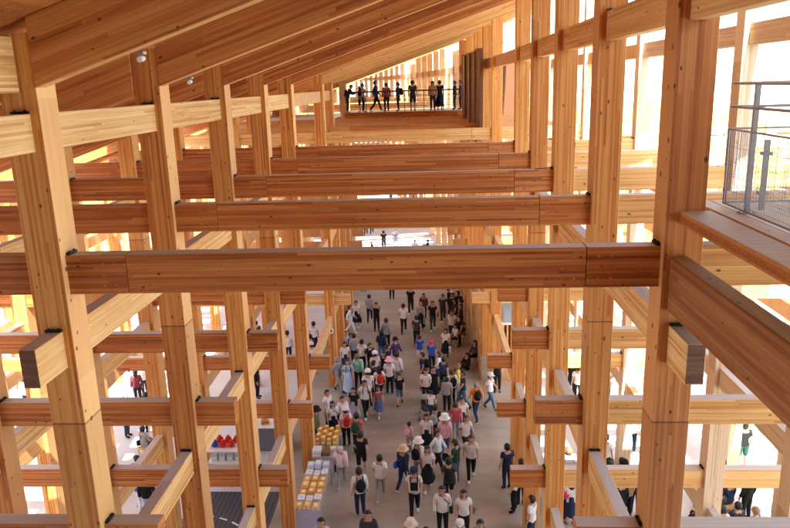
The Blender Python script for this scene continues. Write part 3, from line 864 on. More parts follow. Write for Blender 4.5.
BAGLAB = {}
def person(x, y, z, face, pose, h, hair, top, tstyle, bot, bstyle, shoes, extra, label):
    if pose == 'sit' and any(w_ in label for w_ in ('ground', 'paving', 'crouch', 'low')): pose = 'floor'
    if 'phone' in label and pose == 'stand': pose = 'phone'
    f = figure(pose); J = f.J; s = h / 1.70
    root = bpy.data.objects.new('person', f.body); link(root)
    root.location = (x, y, z + .004); root.rotation_euler = (0, 0, math.radians(face)); root.scale = (s, s, s)
    grp = 'visitors on the far balcony' if z > -5 else ('visitors on the walkway' if -6 < x - bend(y) < 3.4 else 'visitors beside the walkway')
    tag(root, label, 'person', grp)
    part('shirt', region(f, 'shirt_' + tstyle, top_test(tstyle), .020 if tstyle == 'short' else .024), cloth(top), root)
    if bstyle in ('pants', 'shorts', 'overall'):
        part('trousers' if bstyle != 'shorts' else 'shorts', region(f, 'tr_' + bstyle.replace('overall', 'pants'), bot_test('pants' if bstyle == 'overall' else bstyle), .015), cloth(bot), root)
        if bstyle == 'overall':
            def b_(bm):
                box(bm, -.12, .12, -.155, -.145, 1.02, 1.3); 
                for q in (-1, 1): box(bm, q * .11 - .02, q * .11 + .02, -.14, .14, 1.30, 1.44)
            part('bib', shared(f, 'bib', b_), cloth(bot), root)
    else:
        if pose in ('sit', 'floor'):
            part('trousers', region(f, 'tr_pants', bot_test('pants'), .03), cloth(bot), root)
        else:
            lo = .22 if bstyle == 'dress' else .42
            def sk(bm):
                wv = J['pelvis']
                stride = max(abs(J['anl'].y), abs(J['anr'].y)) if pose != 'stand' else 0
                n = 20; prof = [(.135, 1.10), (.165, .98), (.19, .85), (.225, (.85 + lo) / 2), (.26, lo)]
                rings = []
                for k_, (r_, z_) in enumerate(prof):
                    rings.append([bm.verts.new(((r_ + .014 * math.sin(5 * a_) * k_ * .5) * math.cos(a_), (r_ * (.75 + .05 * k_) + .014 * math.cos(4 * a_) * k_ * .5 + stride * .06 * k_) * math.sin(a_), z_)) for a_ in [2 * PI * i / n for i in range(n)]])
                for a, b in zip(rings, rings[1:]):
                    for i in range(n): bm.faces.new((a[i], b[i], b[(i + 1) % n], a[(i + 1) % n])).smooth = True
            part('skirt', shared(f, 'skirt_' + bstyle, sk), cloth(bot), root)
    for n_ in 'lr': part('shoe', region(f, 'shoe_' + n_, shoe_test(n_), .010), cloth(shoes), root)
    kind, hc = hair.split(':')
    hcol = hc if kind in ('short', 'long') else 'black'
    if kind != 'hood':
        def hs(bm):
            h0 = J['head']; uu = (J['crown'] - h0).normalized(); c0 = h0 + uu * .022 + Vector((0, .014, 0))
            ball(bm, c0, .128, .92, 1.02, 1.04, 16, 12)
            dl = [v for v in bm.verts if (v.co - h0).dot(uu) < -.085 or ((v.co - h0).dot(uu) < .045 and v.co.y < h0.y - .03 - .5 * max(0, .02 - (v.co - h0).dot(uu)) * 0) or ((v.co - h0).dot(uu) < -.01 and v.co.y < h0.y + .015)]
            bmesh.ops.delete(bm, geom=dl, context='VERTS')
            for v in bm.verts: v.co += Vector((math.sin(v.co.x * 90), math.sin(v.co.z * 80), math.sin(v.co.y * 85))) * .004
        part('hair', shared(f, 'hair_s', hs), HM.get(hcol, HM['black']), root)
    hd = J['head']; cr = J['crown']
    if kind == 'long':
        def lh(bm):
            ball(bm, (hd.x, hd.y + .06, hd.z - .10), .11, 1.0, .6, 1.9, 10, 8)
        o = part('long_hair', shared(f, 'hair_l', lh), HM[hcol], root)
    if kind == 'hood':
        part('hood', region(f, 'hood', lambda e, u, v: e in (('neck', 'head'), ('head', 'crown'), ('neck0', 'neck')) and (v.y > hd.y - .045 or v.z > hd.z + .07), .025), cloth(hc), root)
    if kind == 'cap':
        def cp(bm):
            lathe(bm, [(.130, hd.z + .03, 0), (.132, hd.z + .08, 0), (.112, hd.z + .145, 0), (.06, hd.z + .182, 0), (.004, hd.z + .19, 0)], 14, 1.05, hd.y + .005)
            ball(bm, (0, hd.y - .13, hd.z + .045), .075, 1, 1.0, .10, 10, 5)
        part('cap', shared(f, 'cap', cp), cloth(hc), root)
    if kind == 'bucket':
        def bk(bm): lathe(bm, [(.205, hd.z + .01, 0), (.136, hd.z + .055, 0), (.125, hd.z + .16, 0), (.07, hd.z + .19, 0), (.004, hd.z + .195, 0)], 16, 1.05, hd.y + .005)
        part('hat', shared(f, 'bucket', bk), cloth(hc), root)
    if extra:
        k_, c = extra.split(':')
        lab_end = ' '.join(label.replace('person ', '').split()[:9])
        ch = J['chest']; hp = J['pelvis']
        if k_ == 'pack':
            def pk(bm):
                yb = max(.12, 0); cz_ = ch.z - .10; cyy = ch.y + .20
                ball(bm, (0, cyy, cz_), .2, .82, .55, 1.15, 14, 10)
                ball(bm, (0, cyy + .09, cz_ - .08), .11, 1, .5, .9, 10, 7)
                for q in (-1, 1): path_tube(bm, [(q * .10, cyy - .06, cz_ + .17), (q * .11, ch.y + .02, ch.z + .165), (q * .11, ch.y - .125, ch.z + .06), (q * .12, ch.y - .09, ch.z - .12), (q * .13, cyy - .05, cz_ - .14)], .018, 6)
            me = shared(f, 'backpack', pk); nm, cat = 'backpack', 'backpack'; txt = 'backpack worn by '
        elif k_ == 'side':
            def pk(bm):
                box(bm, .20, .32, hp.y - .13, hp.y + .15, hp.z - .08, hp.z + .14, bev=.02)
                path_tube(bm, [(.25, hp.y, hp.z + .14), (.12, ch.y - .10, ch.z), (-.09, ch.y - .02, ch.z + .17), (.02, ch.y + .13, ch.z), (.25, hp.y + .05, hp.z + .14)], .012, 6)
            me = shared(f, 'sidebag', pk); nm, cat = 'shoulder_bag', 'bag'; txt = 'shoulder bag of '
        else:
            def pk(bm):
                p_ = J['par']
                box(bm, p_.x - .05, p_.x + .07, p_.y - .16, p_.y + .16, p_.z - .40, p_.z - .12, bev=.015)
                path_tube(bm, [(p_.x, p_.y - .1, p_.z - .12), (p_.x, p_.y - .03, p_.z - .02), (p_.x, p_.y + .03, p_.z - .02), (p_.x, p_.y + .1, p_.z - .12)], .008, 6)
            me = shared(f, 'tote', pk); nm, cat = 'tote_bag', 'bag'; txt = 'hand bag of '
        o = bpy.data.objects.new(nm, me); link(o); o.location = root.location; o.rotation_euler = root.rotation_euler; o.scale = root.scale
        o.material_slots[0].link = 'OBJECT'; o.material_slots[0].material = cloth(c)
        cn = {'hotpink': 'hot pink', 'forest': 'dark green', 'palepink': 'pale pink'}.get(c, c)
        tag(o, ' '.join((cn + ' ' + txt + lab_end).rstrip(',').split()[:16]), cat, 'bags carried by visitors')
    if pose == 'sit':
        t = thing('stool', ' '.join(('low wooden stool under ' + label.replace('person ', 'the one ')).split()[:15]), 'stool', (x, y, z), math.radians(face), 'low stools under seated visitors')
        bm = BM(); box(bm, -.2, .2, -.12, .22, .375, .41, bev=.006); mesh_obj('seat', bm, M_tie, t)
        for i in (-1, 1):
            for j in (-.07, .17):
                bm = BM(); box(bm, i * .16 - .02, i * .16 + .02, j - .02, j + .02, 0, .374); mesh_obj('leg', bm, M_tie, t)
    return root
PEOPLE = [
 (-3.32, 38.02, -13.5, 0, 'photo', 1.68, 'short:black', 'black', 'short', 'black', 'pants', 'black', '', 'person all in black raising a phone with both hands on the open walkway'),
 (-4.51, 38.57, -13.5, 0, 'stand', 1.62, 'short:black', 'white', 'short', 'black', 'skirt', 'white', 'tote:black', 'person in white shirt and black skirt holding a black bag, near the left posts'),
 (-4.75, 37.56, -13.5, 90, 'walk', 1.66, 'short:black', 'white', 'long', 'white', 'pants', 'white', 'pack:black', 'person dressed all in white with a black backpack, seen from the side'),
 (-5.39, 41.75, -13.5, 180, 'stand', 1.7, 'short:black', 'black', 'long', 'black', 'pants', 'black', '', 'person in black standing against the far left posts of the walkway'),
 (-2.57, 35.04, -13.5, 180, 'walk', 1.74, 'short:brown', 'grey', 'long', 'black', 'pants', 'black', 'side:black', 'person in charcoal jacket walking away with black shoulder bag'),
 (-2.73, 33.52, -13.5, 180, 'walk', 1.6, 'long:black', 'navy', 'long', 'denim', 'pants', 'white', '', 'person with long hair in navy top and jeans, just behind the charcoal jacket'),
 (-1.96, 32.22, -13.5, 60, 'walk', 1.7, 'cap:black', 'purple', 'long', 'navy', 'pants', 'black', '', 'person in dark purple top and black cap bending beside the central group'),
 (-4.44, 29.82, -13.5, 60, 'walk', 1.68, 'long:grey', 'grey', 'long', 'grey', 'pants', 'black', '', 'person in grey hooded outfit beside the person in the pale blue dress'),
 (-3.96, 29.6, -13.5, 20, 'walk', 1.64, 'short:brown', 'lightblue', 'short', 'lightblue', 'dress', 'white', 'pack:navy', 'person in long pale blue dress with navy backpack and white shoes'),
 (-3.56, 30.13, -13.5, 180, 'walk', 1.7, 'short:tan', 'mint', 'long', 'black', 'pants', 'black', '', 'person in mint green top and black trousers facing away'),
 (-2.93, 28.25, -13.5, 180, 'stand', 1.72, 'cap:white', 'white', 'short', 'black', 'pants', 'black', '', 'person in white cap, white tee and black trousers seen from behind'),
 (-2.49, 28.75, -13.5, 200, 'walk', 1.66, 'long:black', 'white', 'short', 'black', 'pants', 'white', 'pack:red', 'person with long black hair, white tee and red backpack, mid stride'),
 (-2.8, 30.46, -13.5, 200, 'stand', 1.68, 'cap:white', 'white', 'short', 'grey', 'pants', 'white', '', 'person with white cap and white shirt at the back of the central group'),
 (-2.1, 29.57, -13.5, 180, 'stand', 1.72, 'bucket:pink', 'white', 'short', 'black', 'pants', 'black', '', 'person in loose white shirt, pale pink hat and black trousers'),
 (-1.77, 30.22, -13.5, 150, 'stand', 1.74, 'short:black', 'white', 'long', 'grey', 'pants', 'black', 'tote:black', 'person in white long sleeves beside the pale pink hat, black bag in hand'),
 (-1.6, 28.44, -13.5, 0, 'walk', 1.45, 'short:black', 'black', 'short', 'denim', 'shorts', 'black', '', 'child in black tee and denim shorts walking toward the viewer'),
 (-2.43, 27.3, -13.5, 20, 'walk', 1.35, 'short:brown', 'plaid', 'short', 'denim', 'skirt', 'white', '', 'child in dull red top and denim skirt stepping out of the group'),
 (-1.48, 41.02, -13.5, 0, 'walk', 1.7, 'short:black', 'black', 'short', 'black', 'pants', 'white', '', 'person in black tee walking, leftmost of the three dark figures on the walkway'),
 (-0.68, 39.86, -13.5, 0, 'walk', 1.62, 'long:black', 'maroon', 'long', 'black', 'pants', 'black', '', 'person in dark maroon top half hidden behind the teal bag'),
 (-0.83, 38.11, -13.5, 0, 'walk', 1.62, 'short:grey', 'grey', 'short', 'black', 'dress', 'white', 'tote:teal', 'person in grey top over long black skirt carrying a teal bag'),
 (-0.16, 37.93, -13.5, 0, 'walk', 1.74, 'short:black', 'black', 'short', 'charcoal', 'pants', 'white', 'side:black', 'person in black tee and charcoal trousers with a bag on the hip'),
 (0.8, 40.74, -13.5, 90, 'stand', 1.7, 'short:black', 'black', 'long', 'black', 'pants', 'white', '', 'person in black with white shoes by the booth wall, farthest of its queue'),
 (1.12, 41.31, -13.5, 90, 'stand', 1.66, 'short:black', 'white', 'short', 'black', 'pants', 'black', '', 'person with white shirt in the dark queue along the booth wall'),
 (1.31, 39.98, -13.5, 270, 'stand', 1.7, 'short:black', 'black', 'long', 'black', 'pants', 'black', 'pack:black', 'person in black with black backpack leaning by the booth wall'),
 (1.09, 38.57, -13.5, 270, 'stand', 1.66, 'short:black', 'charcoal', 'short', 'black', 'pants', 'black', '', 'person in charcoal tee in the middle of the booth wall queue'),
 (1.4, 37.55, -13.5, 270, 'stand', 1.68, 'long:black', 'black', 'long', 'black', 'pants', 'black', '', 'person with long black hair in black beside the booth wall'),
 (1.05, 35.54, -13.5, 300, 'sit', 1.62, 'short:black', 'white', 'short', 'black', 'pants', 'beige', '', 'person in white shirt sitting on the bench by the booth wall'),
 (1.43, 35.83, -13.5, 300, 'sit', 1.62, 'short:black', 'charcoal', 'short', 'white', 'pants', 'white', '', 'person in white trousers sitting next to the booth wall'),
 (-0.81, 33.08, -13.5, 180, 'stand', 1.5, 'short:brown', 'blue', 'short', 'white', 'shorts', 'white', '', 'person in bright blue tee seen from behind, white shorts'),
 (-0.21, 32.18, -13.5, 0, 'walk', 1.55, 'cap:hotpink', 'blue', 'short', 'black', 'pants', 'black', '', 'person in bright blue tee and hot pink cap'),
 (0.49, 33.72, -13.5, 0, 'walk', 1.6, 'long:black', 'white', 'short', 'black', 'skirt', 'black', 'tote:white', 'person in pale top and black skirt holding a small white bag'),
 (-0.62, 30.21, -13.5, 270, 'stand', 1.72, 'short:black', 'navy', 'short', 'black', 'pants', 'black', 'pack:black', 'person in navy tee with large black backpack, facing left'),
 (0.11, 30.53, -13.5, 270, 'walk', 1.62, 'long:brown', 'white', 'long', 'denim', 'pants', 'white', '', 'person in long white shirt and jeans beside the green trolley bag'),
 (-0.47, 28.53, -13.5, 0, 'push', 1.62, 'short:black', 'white', 'short', 'black', 'pants', 'black', '', 'person in white shirt pushing the stroller'),
 (0.65, 28.42, -13.5, 200, 'stand', 1.62, 'short:brown', 'white', 'long', 'black', 'pants', 'black', 'pack:black', 'person in white patterned top with a black backpack low on the back'),
 (0.42, 27.74, -13.5, 180, 'stand', 1.58, 'short:black', 'grey', 'short', 'black', 'pants', 'black', '', 'dark haired person standing behind the pink shirt in white hat'),
 (0.93, 28.91, -13.5, 270, 'stand', 1.68, 'short:tan', 'yellow', 'long', 'grey', 'pants', 'white', '', 'person in pale yellow top partly hidden by the navy tee'),
 (1.11, 28.02, -13.5, 280, 'walk', 1.74, 'short:black', 'navy', 'short', 'denim', 'pants', 'black', '', 'person in navy tee and jeans striding left'),
 (1.6, 26.99, -13.5, 200, 'walk', 1.66, 'short:grey', 'orange', 'short', 'navy', 'pants', 'black', 'pack:black', 'person in bright orange vest with black backpack'),
 (2.24, 27.92, -13.5, 60, 'walk', 1.66, 'cap:white', 'white', 'short', 'denim', 'pants', 'black', 'side:black', 'person in white tee and jeans leaning beside the right pillar'),
 (2.7, 29.73, -13.5, 0, 'stand', 1.66, 'short:black', 'black', 'short', 'black', 'pants', 'black', '', 'person in black and white tie standing under the slatted booth front'),
 (1.48, 32.28, -13.5, 300, 'sit', 1.64, 'short:black', 'black', 'long', 'black', 'pants', 'black', '', 'person in black sitting low against the booth wall, nearest of the pair'),
 (1.91, 33.03, -13.5, 300, 'sit', 1.64, 'long:black', 'charcoal', 'long', 'black', 'pants', 'white', '', 'person in charcoal sitting against the booth corner'),
 (-4.61, 24.76, -13.5, 90, 'stand', 1.66, 'bucket:black', 'olive', 'long', 'navy', 'pants', 'black', '', 'person in black bucket hat and olive shirt behind the yellow gift packs'),
 (-4.07, 25.4, -13.5, 20, 'stand', 1.6, 'long:black', 'white', 'short', 'black', 'dress', 'black', 'side:black', 'person with long black hair in black and white dress by the sales table'),
 (-3.73, 25.81, -13.5, 30, 'stand', 1.62, 'short:black', 'white', 'long', 'pink', 'skirt', 'white', 'side:pink', 'person in white top with pink bag near the sales table'),
 (-3.49, 24.83, -13.5, 200, 'stand', 1.6, 'cap:white', 'white', 'short', 'black', 'pants', 'black', 'pack:red', 'person in white tee with dark red backpack leaning over the sales table'),
 (-3.0, 24.22, -13.5, 170, 'stand', 1.68, 'short:black', 'coral', 'short', 'black', 'pants', 'black', 'pack:forest', 'person in coral tee carrying a big dark green backpack'),
 (-2.7, 22.66, -13.5, 180, 'walk', 1.72, 'short:black', 'black', 'short', 'black', 'shorts', 'white', '', 'person in black tee and black shorts seen from behind'),
 (-3.33, 21.95, -13.5, 180, 'walk', 1.6, 'hood:palepink', 'palepink', 'long', 'grey', 'pants', 'white', 'tote:black', 'person in pale pink hooded jacket with grey trousers'),
 (-2.51, 20.24, -13.5, 200, 'stand', 1.72, 'short:black', 'white', 'long', 'navy', 'pants', 'white', 'pack:black', 'person in white long sleeves, navy trousers and black backpack'),
 (-2.02, 17.96, -13.5, 0, 'stand', 1.68, 'short:black', 'charcoal', 'long', 'black', 'pants', 'black', '', 'dark haired person cut off by the lower picture edge, below the walkway centre'),
 (-3.32, 17.59, -13.5, 0, 'stand', 1.68, 'short:black', 'lightblue', 'short', 'black', 'pants', 'black', '', 'dark haired person in pale blue beside the sales table at the lower edge'),
 (-0.4, 24.22, -13.5, 0, 'stand', 1.62, 'long:black', 'white', 'short', 'black', 'dress', 'black', '', 'person in long black dress over a white blouse'),
 (0.27, 23.85, -13.5, 180, 'walk', 1.76, 'bucket:white', 'pink', 'short', 'denim', 'pants', 'white', '', 'person in pink shirt, white hat and jeans seen from behind'),
 (0.72, 25.22, -13.5, 180, 'walk', 1.62, 'short:brown', 'rose', 'short', 'grey', 'pants', 'white', '', 'person in rose red top in front of the pink shirt'),
 (1.05, 24.07, -13.5, 30, 'walk', 1.62, 'short:brown', 'white', 'short', 'black', 'pants', 'white', 'side:grey', 'person in white tee with thin strap bag and black leggings'),
 (-1.05, 24.44, -13.5, 150, 'walk', 1.2, 'short:black', 'pink', 'short', 'grey', 'shorts', 'white', 'pack:pink', 'small child with pink backpack'),
 (-0.67, 22.28, -13.5, 150, 'walk', 1.66, 'bucket:white', 'white', 'long', 'grey', 'pants', 'black', 'pack:black', 'person in white bucket hat and pale jacket'),
 (-1.17, 21.71, -13.5, 150, 'walk', 1.68, 'bucket:beige', 'navy', 'long', 'navy', 'pants', 'white', 'side:blue', 'person in beige sun hat, navy jacket and bright blue bag'),
 (0.0, 22.87, -13.5, 60, 'walk', 1.66, 'short:black', 'white', 'long', 'black', 'pants', 'white', 'tote:white', 'person in white shirt and black trousers striding right with a white bag'),
 (0.62, 22.15, -13.5, 240, 'stand', 1.68, 'short:black', 'forest', 'short', 'denim', 'pants', 'navy', 'tote:black', 'person in dark green tee and jeans looking down at a phone'),
 (-0.76, 20.2, -13.5, 0, 'walk', 1.74, 'cap:navy', 'white', 'short', 'black', 'overall', 'white', '', 'person in white tee under black overalls and dark cap'),
 (0.12, 19.22, -13.5, 0, 'stand', 1.7, 'short:black', 'white', 'long', 'black', 'pants', 'black', 'side:black', 'person in open white shirt with a black bag at the hip'),
 (0.76, 19.08, -13.5, 0, 'stand', 1.66, 'long:black', 'white', 'short', 'black', 'pants', 'black', '', 'person with long black hair, white printed tee and long black sleeves'),
 (-0.78, 17.54, -13.5, 0, 'stand', 1.68, 'bucket:cream', 'black', 'short', 'black', 'pants', 'black', '', 'person in cream sun hat cut off by the lower picture edge'),
 (-0.35, 17.21, -13.5, 0, 'stand', 1.66, 'short:black', 'maroon', 'short', 'black', 'pants', 'black', '', 'dark haired person in maroon right of the cream hat at the lower edge'),
 (0.59, 17.64, -13.5, 0, 'stand', 1.6, 'cap:white', 'white', 'short', 'black', 'pants', 'black', '', 'person in white cap at the lower edge, under the printed tee'),
 (1.15, 17.57, -13.5, 0, 'stand', 1.66, 'short:black', 'charcoal', 'short', 'black', 'pants', 'black', '', 'rightmost dark haired person at the lower edge of the walkway'),
 (2.34, 21.85, -13.5, 200, 'stand', 1.68, 'short:black', 'navy', 'short', 'navy', 'pants', 'black', '', 'person in navy leaning on the second right pillar'),
 (2.43, 20.5, -13.5, 250, 'stand', 1.66, 'short:black', 'white', 'short', 'black', 'pants', 'black', '', 'person in white half hidden behind the lower right stub beam'),
 (2.75, 18.81, -13.5, 240, 'stand', 1.64, 'short:black', 'white', 'short', 'navy', 'pants', 'black', '', 'person in white tee and dark hair beside the lower right pillar'),
 (3.88, 20.02, -13.5, 200, 'stand', 1.66, 'short:black', 'white', 'short', 'black', 'pants', 'black', 'pack:hotpink', 'person with hot pink backpack among the right columns'),
 (4.12, 21.79, -13.5, 180, 'stand', 1.66, 'short:black', 'black', 'short', 'black', 'pants', 'black', '', 'person in black among the right columns behind the hot pink backpack'),
 (4.37, 21.67, -13.5, 180, 'stand', 1.62, 'short:tan', 'white', 'long', 'grey', 'pants', 'black', '', 'fair haired person in white beside the person in black, right columns'),
 (5.77, 22.55, -13.5, 150, 'stand', 1.66, 'short:black', 'white', 'short', 'black', 'pants', 'black', '', 'person in white tee standing under the right wing beams'),
 (5.91, 22.3, -13.5, 180, 'sit', 1.64, 'short:black', 'charcoal', 'short', 'black', 'pants', 'black', '', 'person in charcoal sitting beside the yellow lit column'),
 (6.3, 22.36, -13.5, 180, 'sit', 1.64, 'long:black', 'black', 'long', 'black', 'pants', 'black', '', 'person with long black hair in black sitting by the yellow lit column'),
 (7.13, 24.21, -13.5, 0, 'stand', 1.7, 'short:black', 'white', 'short', 'navy', 'pants', 'white', '', 'person in white shirt and navy trousers standing in the sun'),
 (5.47, 20.04, -13.5, 150, 'stand', 1.66, 'short:black', 'white', 'short', 'black', 'pants', 'black', '', 'person in white in the dark group under the slanting beam'),
 (5.57, 19.72, -13.5, 200, 'stand', 1.66, 'short:black', 'black', 'long', 'black', 'pants', 'black', '', 'person in black in the dark group under the slanting beam'),
 (5.9, 20.15, -13.5, 200, 'stand', 1.66, 'long:brown', 'tan', 'short', 'black', 'pants', 'black', '', 'person with brown hair in tan top in the group under the slanting beam'),
 (10.7, 23.23, -13.5, 180, 'stand', 1.74, 'short:black', 'black', 'short', 'forest', 'shorts', 'white', '', 'person in black tee and dark green shorts standing on sunlit ground'),
 (9.44, 22.37, -13.5, 180, 'sit', 1.7, 'short:black', 'denimblue', 'short', 'grey', 'pants', 'black', '', 'person in slate blue shirt sitting on sunlit ground'),
 (11.05, 25.27, -13.5, 200, 'walk', 1.5, 'short:black', 'red', 'short', 'black', 'pants', 'black', '', 'far person in red on the sunlit ground beyond the right columns'),
 (8.4, 20.16, -13.5, 150, 'sit', 1.66, 'short:black', 'black', 'short', 'navy', 'pants', 'black', '', 'person in black sitting, left of the seated group on the right'),
 (8.58, 19.9, -13.5, 180, 'sit', 1.66, 'short:brown', 'charcoal', 'long', 'black', 'pants', 'black', '', 'brown haired person in charcoal in the middle of the seated group'),
 (8.01, 18.86, -13.5, 150, 'sit', 1.6, 'short:black', 'white', 'short', 'black', 'pants', 'black', '', 'person in white at the front of the seated group'),
 (9.1, 20.38, -13.5, 200, 'sit', 1.66, 'short:black', 'navy', 'long', 'navy', 'pants', 'black', '', 'person in navy at the back of the seated group'),
 (9.55, 20.12, -13.5, 200, 'stand', 1.6, 'short:black', 'black', 'long', 'black', 'pants', 'black', '', 'person in black bending at the right side of the seated group'),
 (9.23, 18.87, -13.5, 220, 'sit', 1.66, 'short:tan', 'blue', 'short', 'black', 'pants', 'black', '', 'person in royal blue sitting at the right end of the group'),
 (-14.13, 29.08, -13.5, 30, 'stand', 1.66, 'cap:yellow', 'yellow', 'long', 'lightblue', 'pants', 'white', '', 'person in yellow jacket in the bright left aisle'),
 (-13.62, 28.86, -13.5, 180, 'stand', 1.7, 'short:black', 'white', 'long', 'white', 'pants', 'white', '', 'person in white robe like shirt in the bright left aisle'),
 (-13.26, 28.65, -13.5, 200, 'stand', 1.62, 'long:black', 'maroon', 'long', 'black', 'pants', 'black', '', 'person in maroon top in the left aisle group'),
 (-13.23, 29.39, -13.5, 0, 'stand', 1.68, 'short:black', 'white', 'short', 'navy', 'pants', 'black', '', 'person in white tee and navy trousers at the right of the left aisle group'),
 (-12.47, 25.59, -13.5, 90, 'stand', 1.7, 'short:black', 'navy', 'short', 'navy', 'pants', 'black', '', 'person in navy whose legs show below the left crossing beam'),
 (-11.13, 24.08, -13.5, 150, 'sit', 1.64, 'short:black', 'grey', 'short', 'black', 'pants', 'black', 'side:black', 'person in grey with black bag sitting in the left aisle'),
 (-10.76, 22.51, -13.5, 250, 'sit', 1.66, 'short:black', 'charcoal', 'short', 'lightblue', 'pants', 'white', '', 'person in charcoal tee sitting on the sunlit left ground'),
 (-12.47, 20.28, -13.5, 90, 'walk', 1.66, 'short:black', 'white', 'long', 'white', 'dress', 'black', '', 'person in long white dress walking on the left ground'),
 (-9.36, 19.97, -13.5, 200, 'stand', 1.66, 'short:black', 'black', 'long', 'lightblue', 'pants', 'black', '', 'person in black leaning beside the lower left beam'),
 (-9.84, 20.41, -13.5, 120, 'stand', 1.6, 'short:black', 'blue', 'short', 'white', 'pants', 'black', '', 'person in blue and white beside the lower left beam'),
 (-17.57, 27.89, -13.5, 180, 'stand', 1.7, 'short:black', 'black', 'long', 'black', 'pants', 'black', '', 'person in dark suit at the far left aisle'),
 (-17.89, 27.89, -13.5, 180, 'stand', 1.66, 'short:black', 'white', 'short', 'navy', 'pants', 'black', '', 'person in white shirt beside the dark suit at far left'),
 (-22.8, 36.29, -13.5, 0, 'walk', 1.7, 'short:black', 'blue', 'short', 'white', 'pants', 'white', '', 'far person in blue at the upper left gap'),
 (-22.71, 35.82, -13.5, 0, 'walk', 1.7, 'short:black', 'lightblue', 'short', 'navy', 'pants', 'white', '', 'far person in pale blue at the upper left gap'),
 (-12.21, 39.88, -13.5, 0, 'stand', 1.7, 'short:black', 'black', 'short', 'navy', 'pants', 'black', '', 'person in black seen through the left columns'),
 (-9.42, 35.06, -13.5, 180, 'stand', 1.66, 'short:black', 'charcoal', 'short', 'black', 'pants', 'black', '', 'person in charcoal standing in the left side aisle'),
 (-7.45, 33.48, -13.5, 180, 'stand', 1.66, 'short:black', 'white', 'short', 'navy', 'pants', 'black', '', 'person in white tee in the left side aisle'),
 (-6.17, 32.8, -13.5, 180, 'stand', 1.7, 'short:black', 'navy', 'long', 'navy', 'pants', 'black', '', 'person in navy suit in the left side aisle'),
 (-5.97, 31.92, -13.5, 180, 'stand', 1.6, 'cap:white', 'white', 'short', 'grey', 'pants', 'black', '', 'person in white cap in front of the navy suit'),
 (-8.02, 29.22, -13.5, 90, 'stand', 1.66, 'short:black', 'black', 'long', 'black', 'pants', 'black', '', 'person in black at the stall behind the left columns'),
 (-6.33, 64.57, -13.5, 180, 'walk', 1.7, 'short:black', 'black', 'short', 'black', 'pants', 'black', '', 'far person in black at the left of the distant bright paving'),
 (-5.81, 64.97, -13.5, 180, 'walk', 1.66, 'short:black', 'charcoal', 'short', 'black', 'pants', 'black', '', 'far person in charcoal on the distant bright paving'),
 (-4.22, 57.91, -13.5, 180, 'walk', 1.72, 'short:black', 'black', 'short', 'black', 'pants', 'black', '', 'person in black tee on the bright paving between two crossing beams'),
 (-3.25, 58.58, -13.5, 0, 'walk', 1.64, 'short:black', 'lightblue', 'short', 'lightblue', 'skirt', 'white', '', 'person in pale blue dress on the bright paving between two beams'),
 (-5.2, 57.61, -13.5, 90, 'sit', 1.66, 'short:black', 'black', 'short', 'white', 'pants', 'white', '', 'person in black crouching on the bright paving'),
 (-1.63, 58.09, -13.5, 0, 'sit', 1.62, 'short:grey', 'white', 'long', 'white', 'pants', 'white', '', 'person in white sitting on the distant paving'),
 (-0.55, 58.01, -13.5, 270, 'sit', 1.66, 'short:black', 'black', 'long', 'black', 'pants', 'black', '', 'person in black crouching near the distant right posts'),
 (-2.8, 44.17, -13.5, 0, 'stand', 1.68, 'short:black', 'black', 'short', 'black', 'pants', 'black', '', 'person in black just under the nearest crossing beam'),
 (-4.81, 46.09, -13.5, 0, 'stand', 1.68, 'short:black', 'black', 'long', 'black', 'pants', 'black', '', 'person in black whose feet touch the lower edge of the near beam'),
 (-2.24, 79.52, -13.5, 0, 'walk', 1.68, 'short:black', 'charcoal', 'long', 'black', 'pants', 'black', '', 'tiny far person in charcoal above the second crossing beam'),
 (-9.67, 83.2, -13.5, 0, 'walk', 1.68, 'short:black', 'white', 'long', 'lightblue', 'pants', 'white', '', 'tiny far person in white at upper left of the paving'),
 (-5.01, 82.63, -13.5, 0, 'walk', 1.68, 'short:black', 'blue', 'long', 'blue', 'pants', 'white', '', 'tiny far person in blue between the far crossing beams'),
 (-3.56, 32.12, -13.5, 160, 'stand', 1.66, 'short:black', 'white', 'short', 'black', 'pants', 'black', '', 'person in white tee standing behind the mint green top'),
 (-3.12, 31.5, -13.5, 40, 'stand', 1.7, 'short:black', 'black', 'short', 'black', 'pants', 'white', 'pack:black', 'person in black tee with black backpack behind the white shirts'),
 (-2.39, 30.56, -13.5, 320, 'stand', 1.64, 'long:black', 'black', 'short', 'black', 'dress', 'white', '', 'person in long black dress inside the central group'),
 (-2.76, 29.37, -13.5, 120, 'stand', 1.68, 'short:black', 'charcoal', 'short', 'black', 'pants', 'white', 'pack:charcoal', 'person in charcoal tee and grey backpack in the thick of the central group'),
 (-2.25, 31.37, -13.5, 90, 'stand', 1.66, 'short:black', 'navy', 'short', 'navy', 'pants', 'black', '', 'person in all navy between the white shirts of the central group'),
 (-4.36, 31.89, -13.5, 20, 'stand', 1.62, 'short:black', 'white', 'short', 'navy', 'skirt', 'white', '', 'person in white tee and navy skirt by the left pillar'),
 (-4.03, 32.89, -13.5, 200, 'stand', 1.68, 'short:black', 'grey', 'short', 'black', 'pants', 'black', '', 'person in grey tee near the left pillar seat'),
 (-5.08, 35.69, -13.5, 60, 'sit', 1.6, 'short:black', 'lightblue', 'short', 'navy', 'pants', 'black', '', 'person in cyan tee sitting by the left posts'),
 (-4.67, 34.52, -13.5, 60, 'sit', 1.66, 'short:black', 'white', 'short', 'black', 'pants', 'black', '', 'person in loose white shirt sitting by the left posts, back turned'),
 (-4.33, 34.23, -13.5, 60, 'sit', 1.64, 'short:brown', 'navy', 'long', 'navy', 'pants', 'white', '', 'person in navy sitting at the edge of the left seats'),
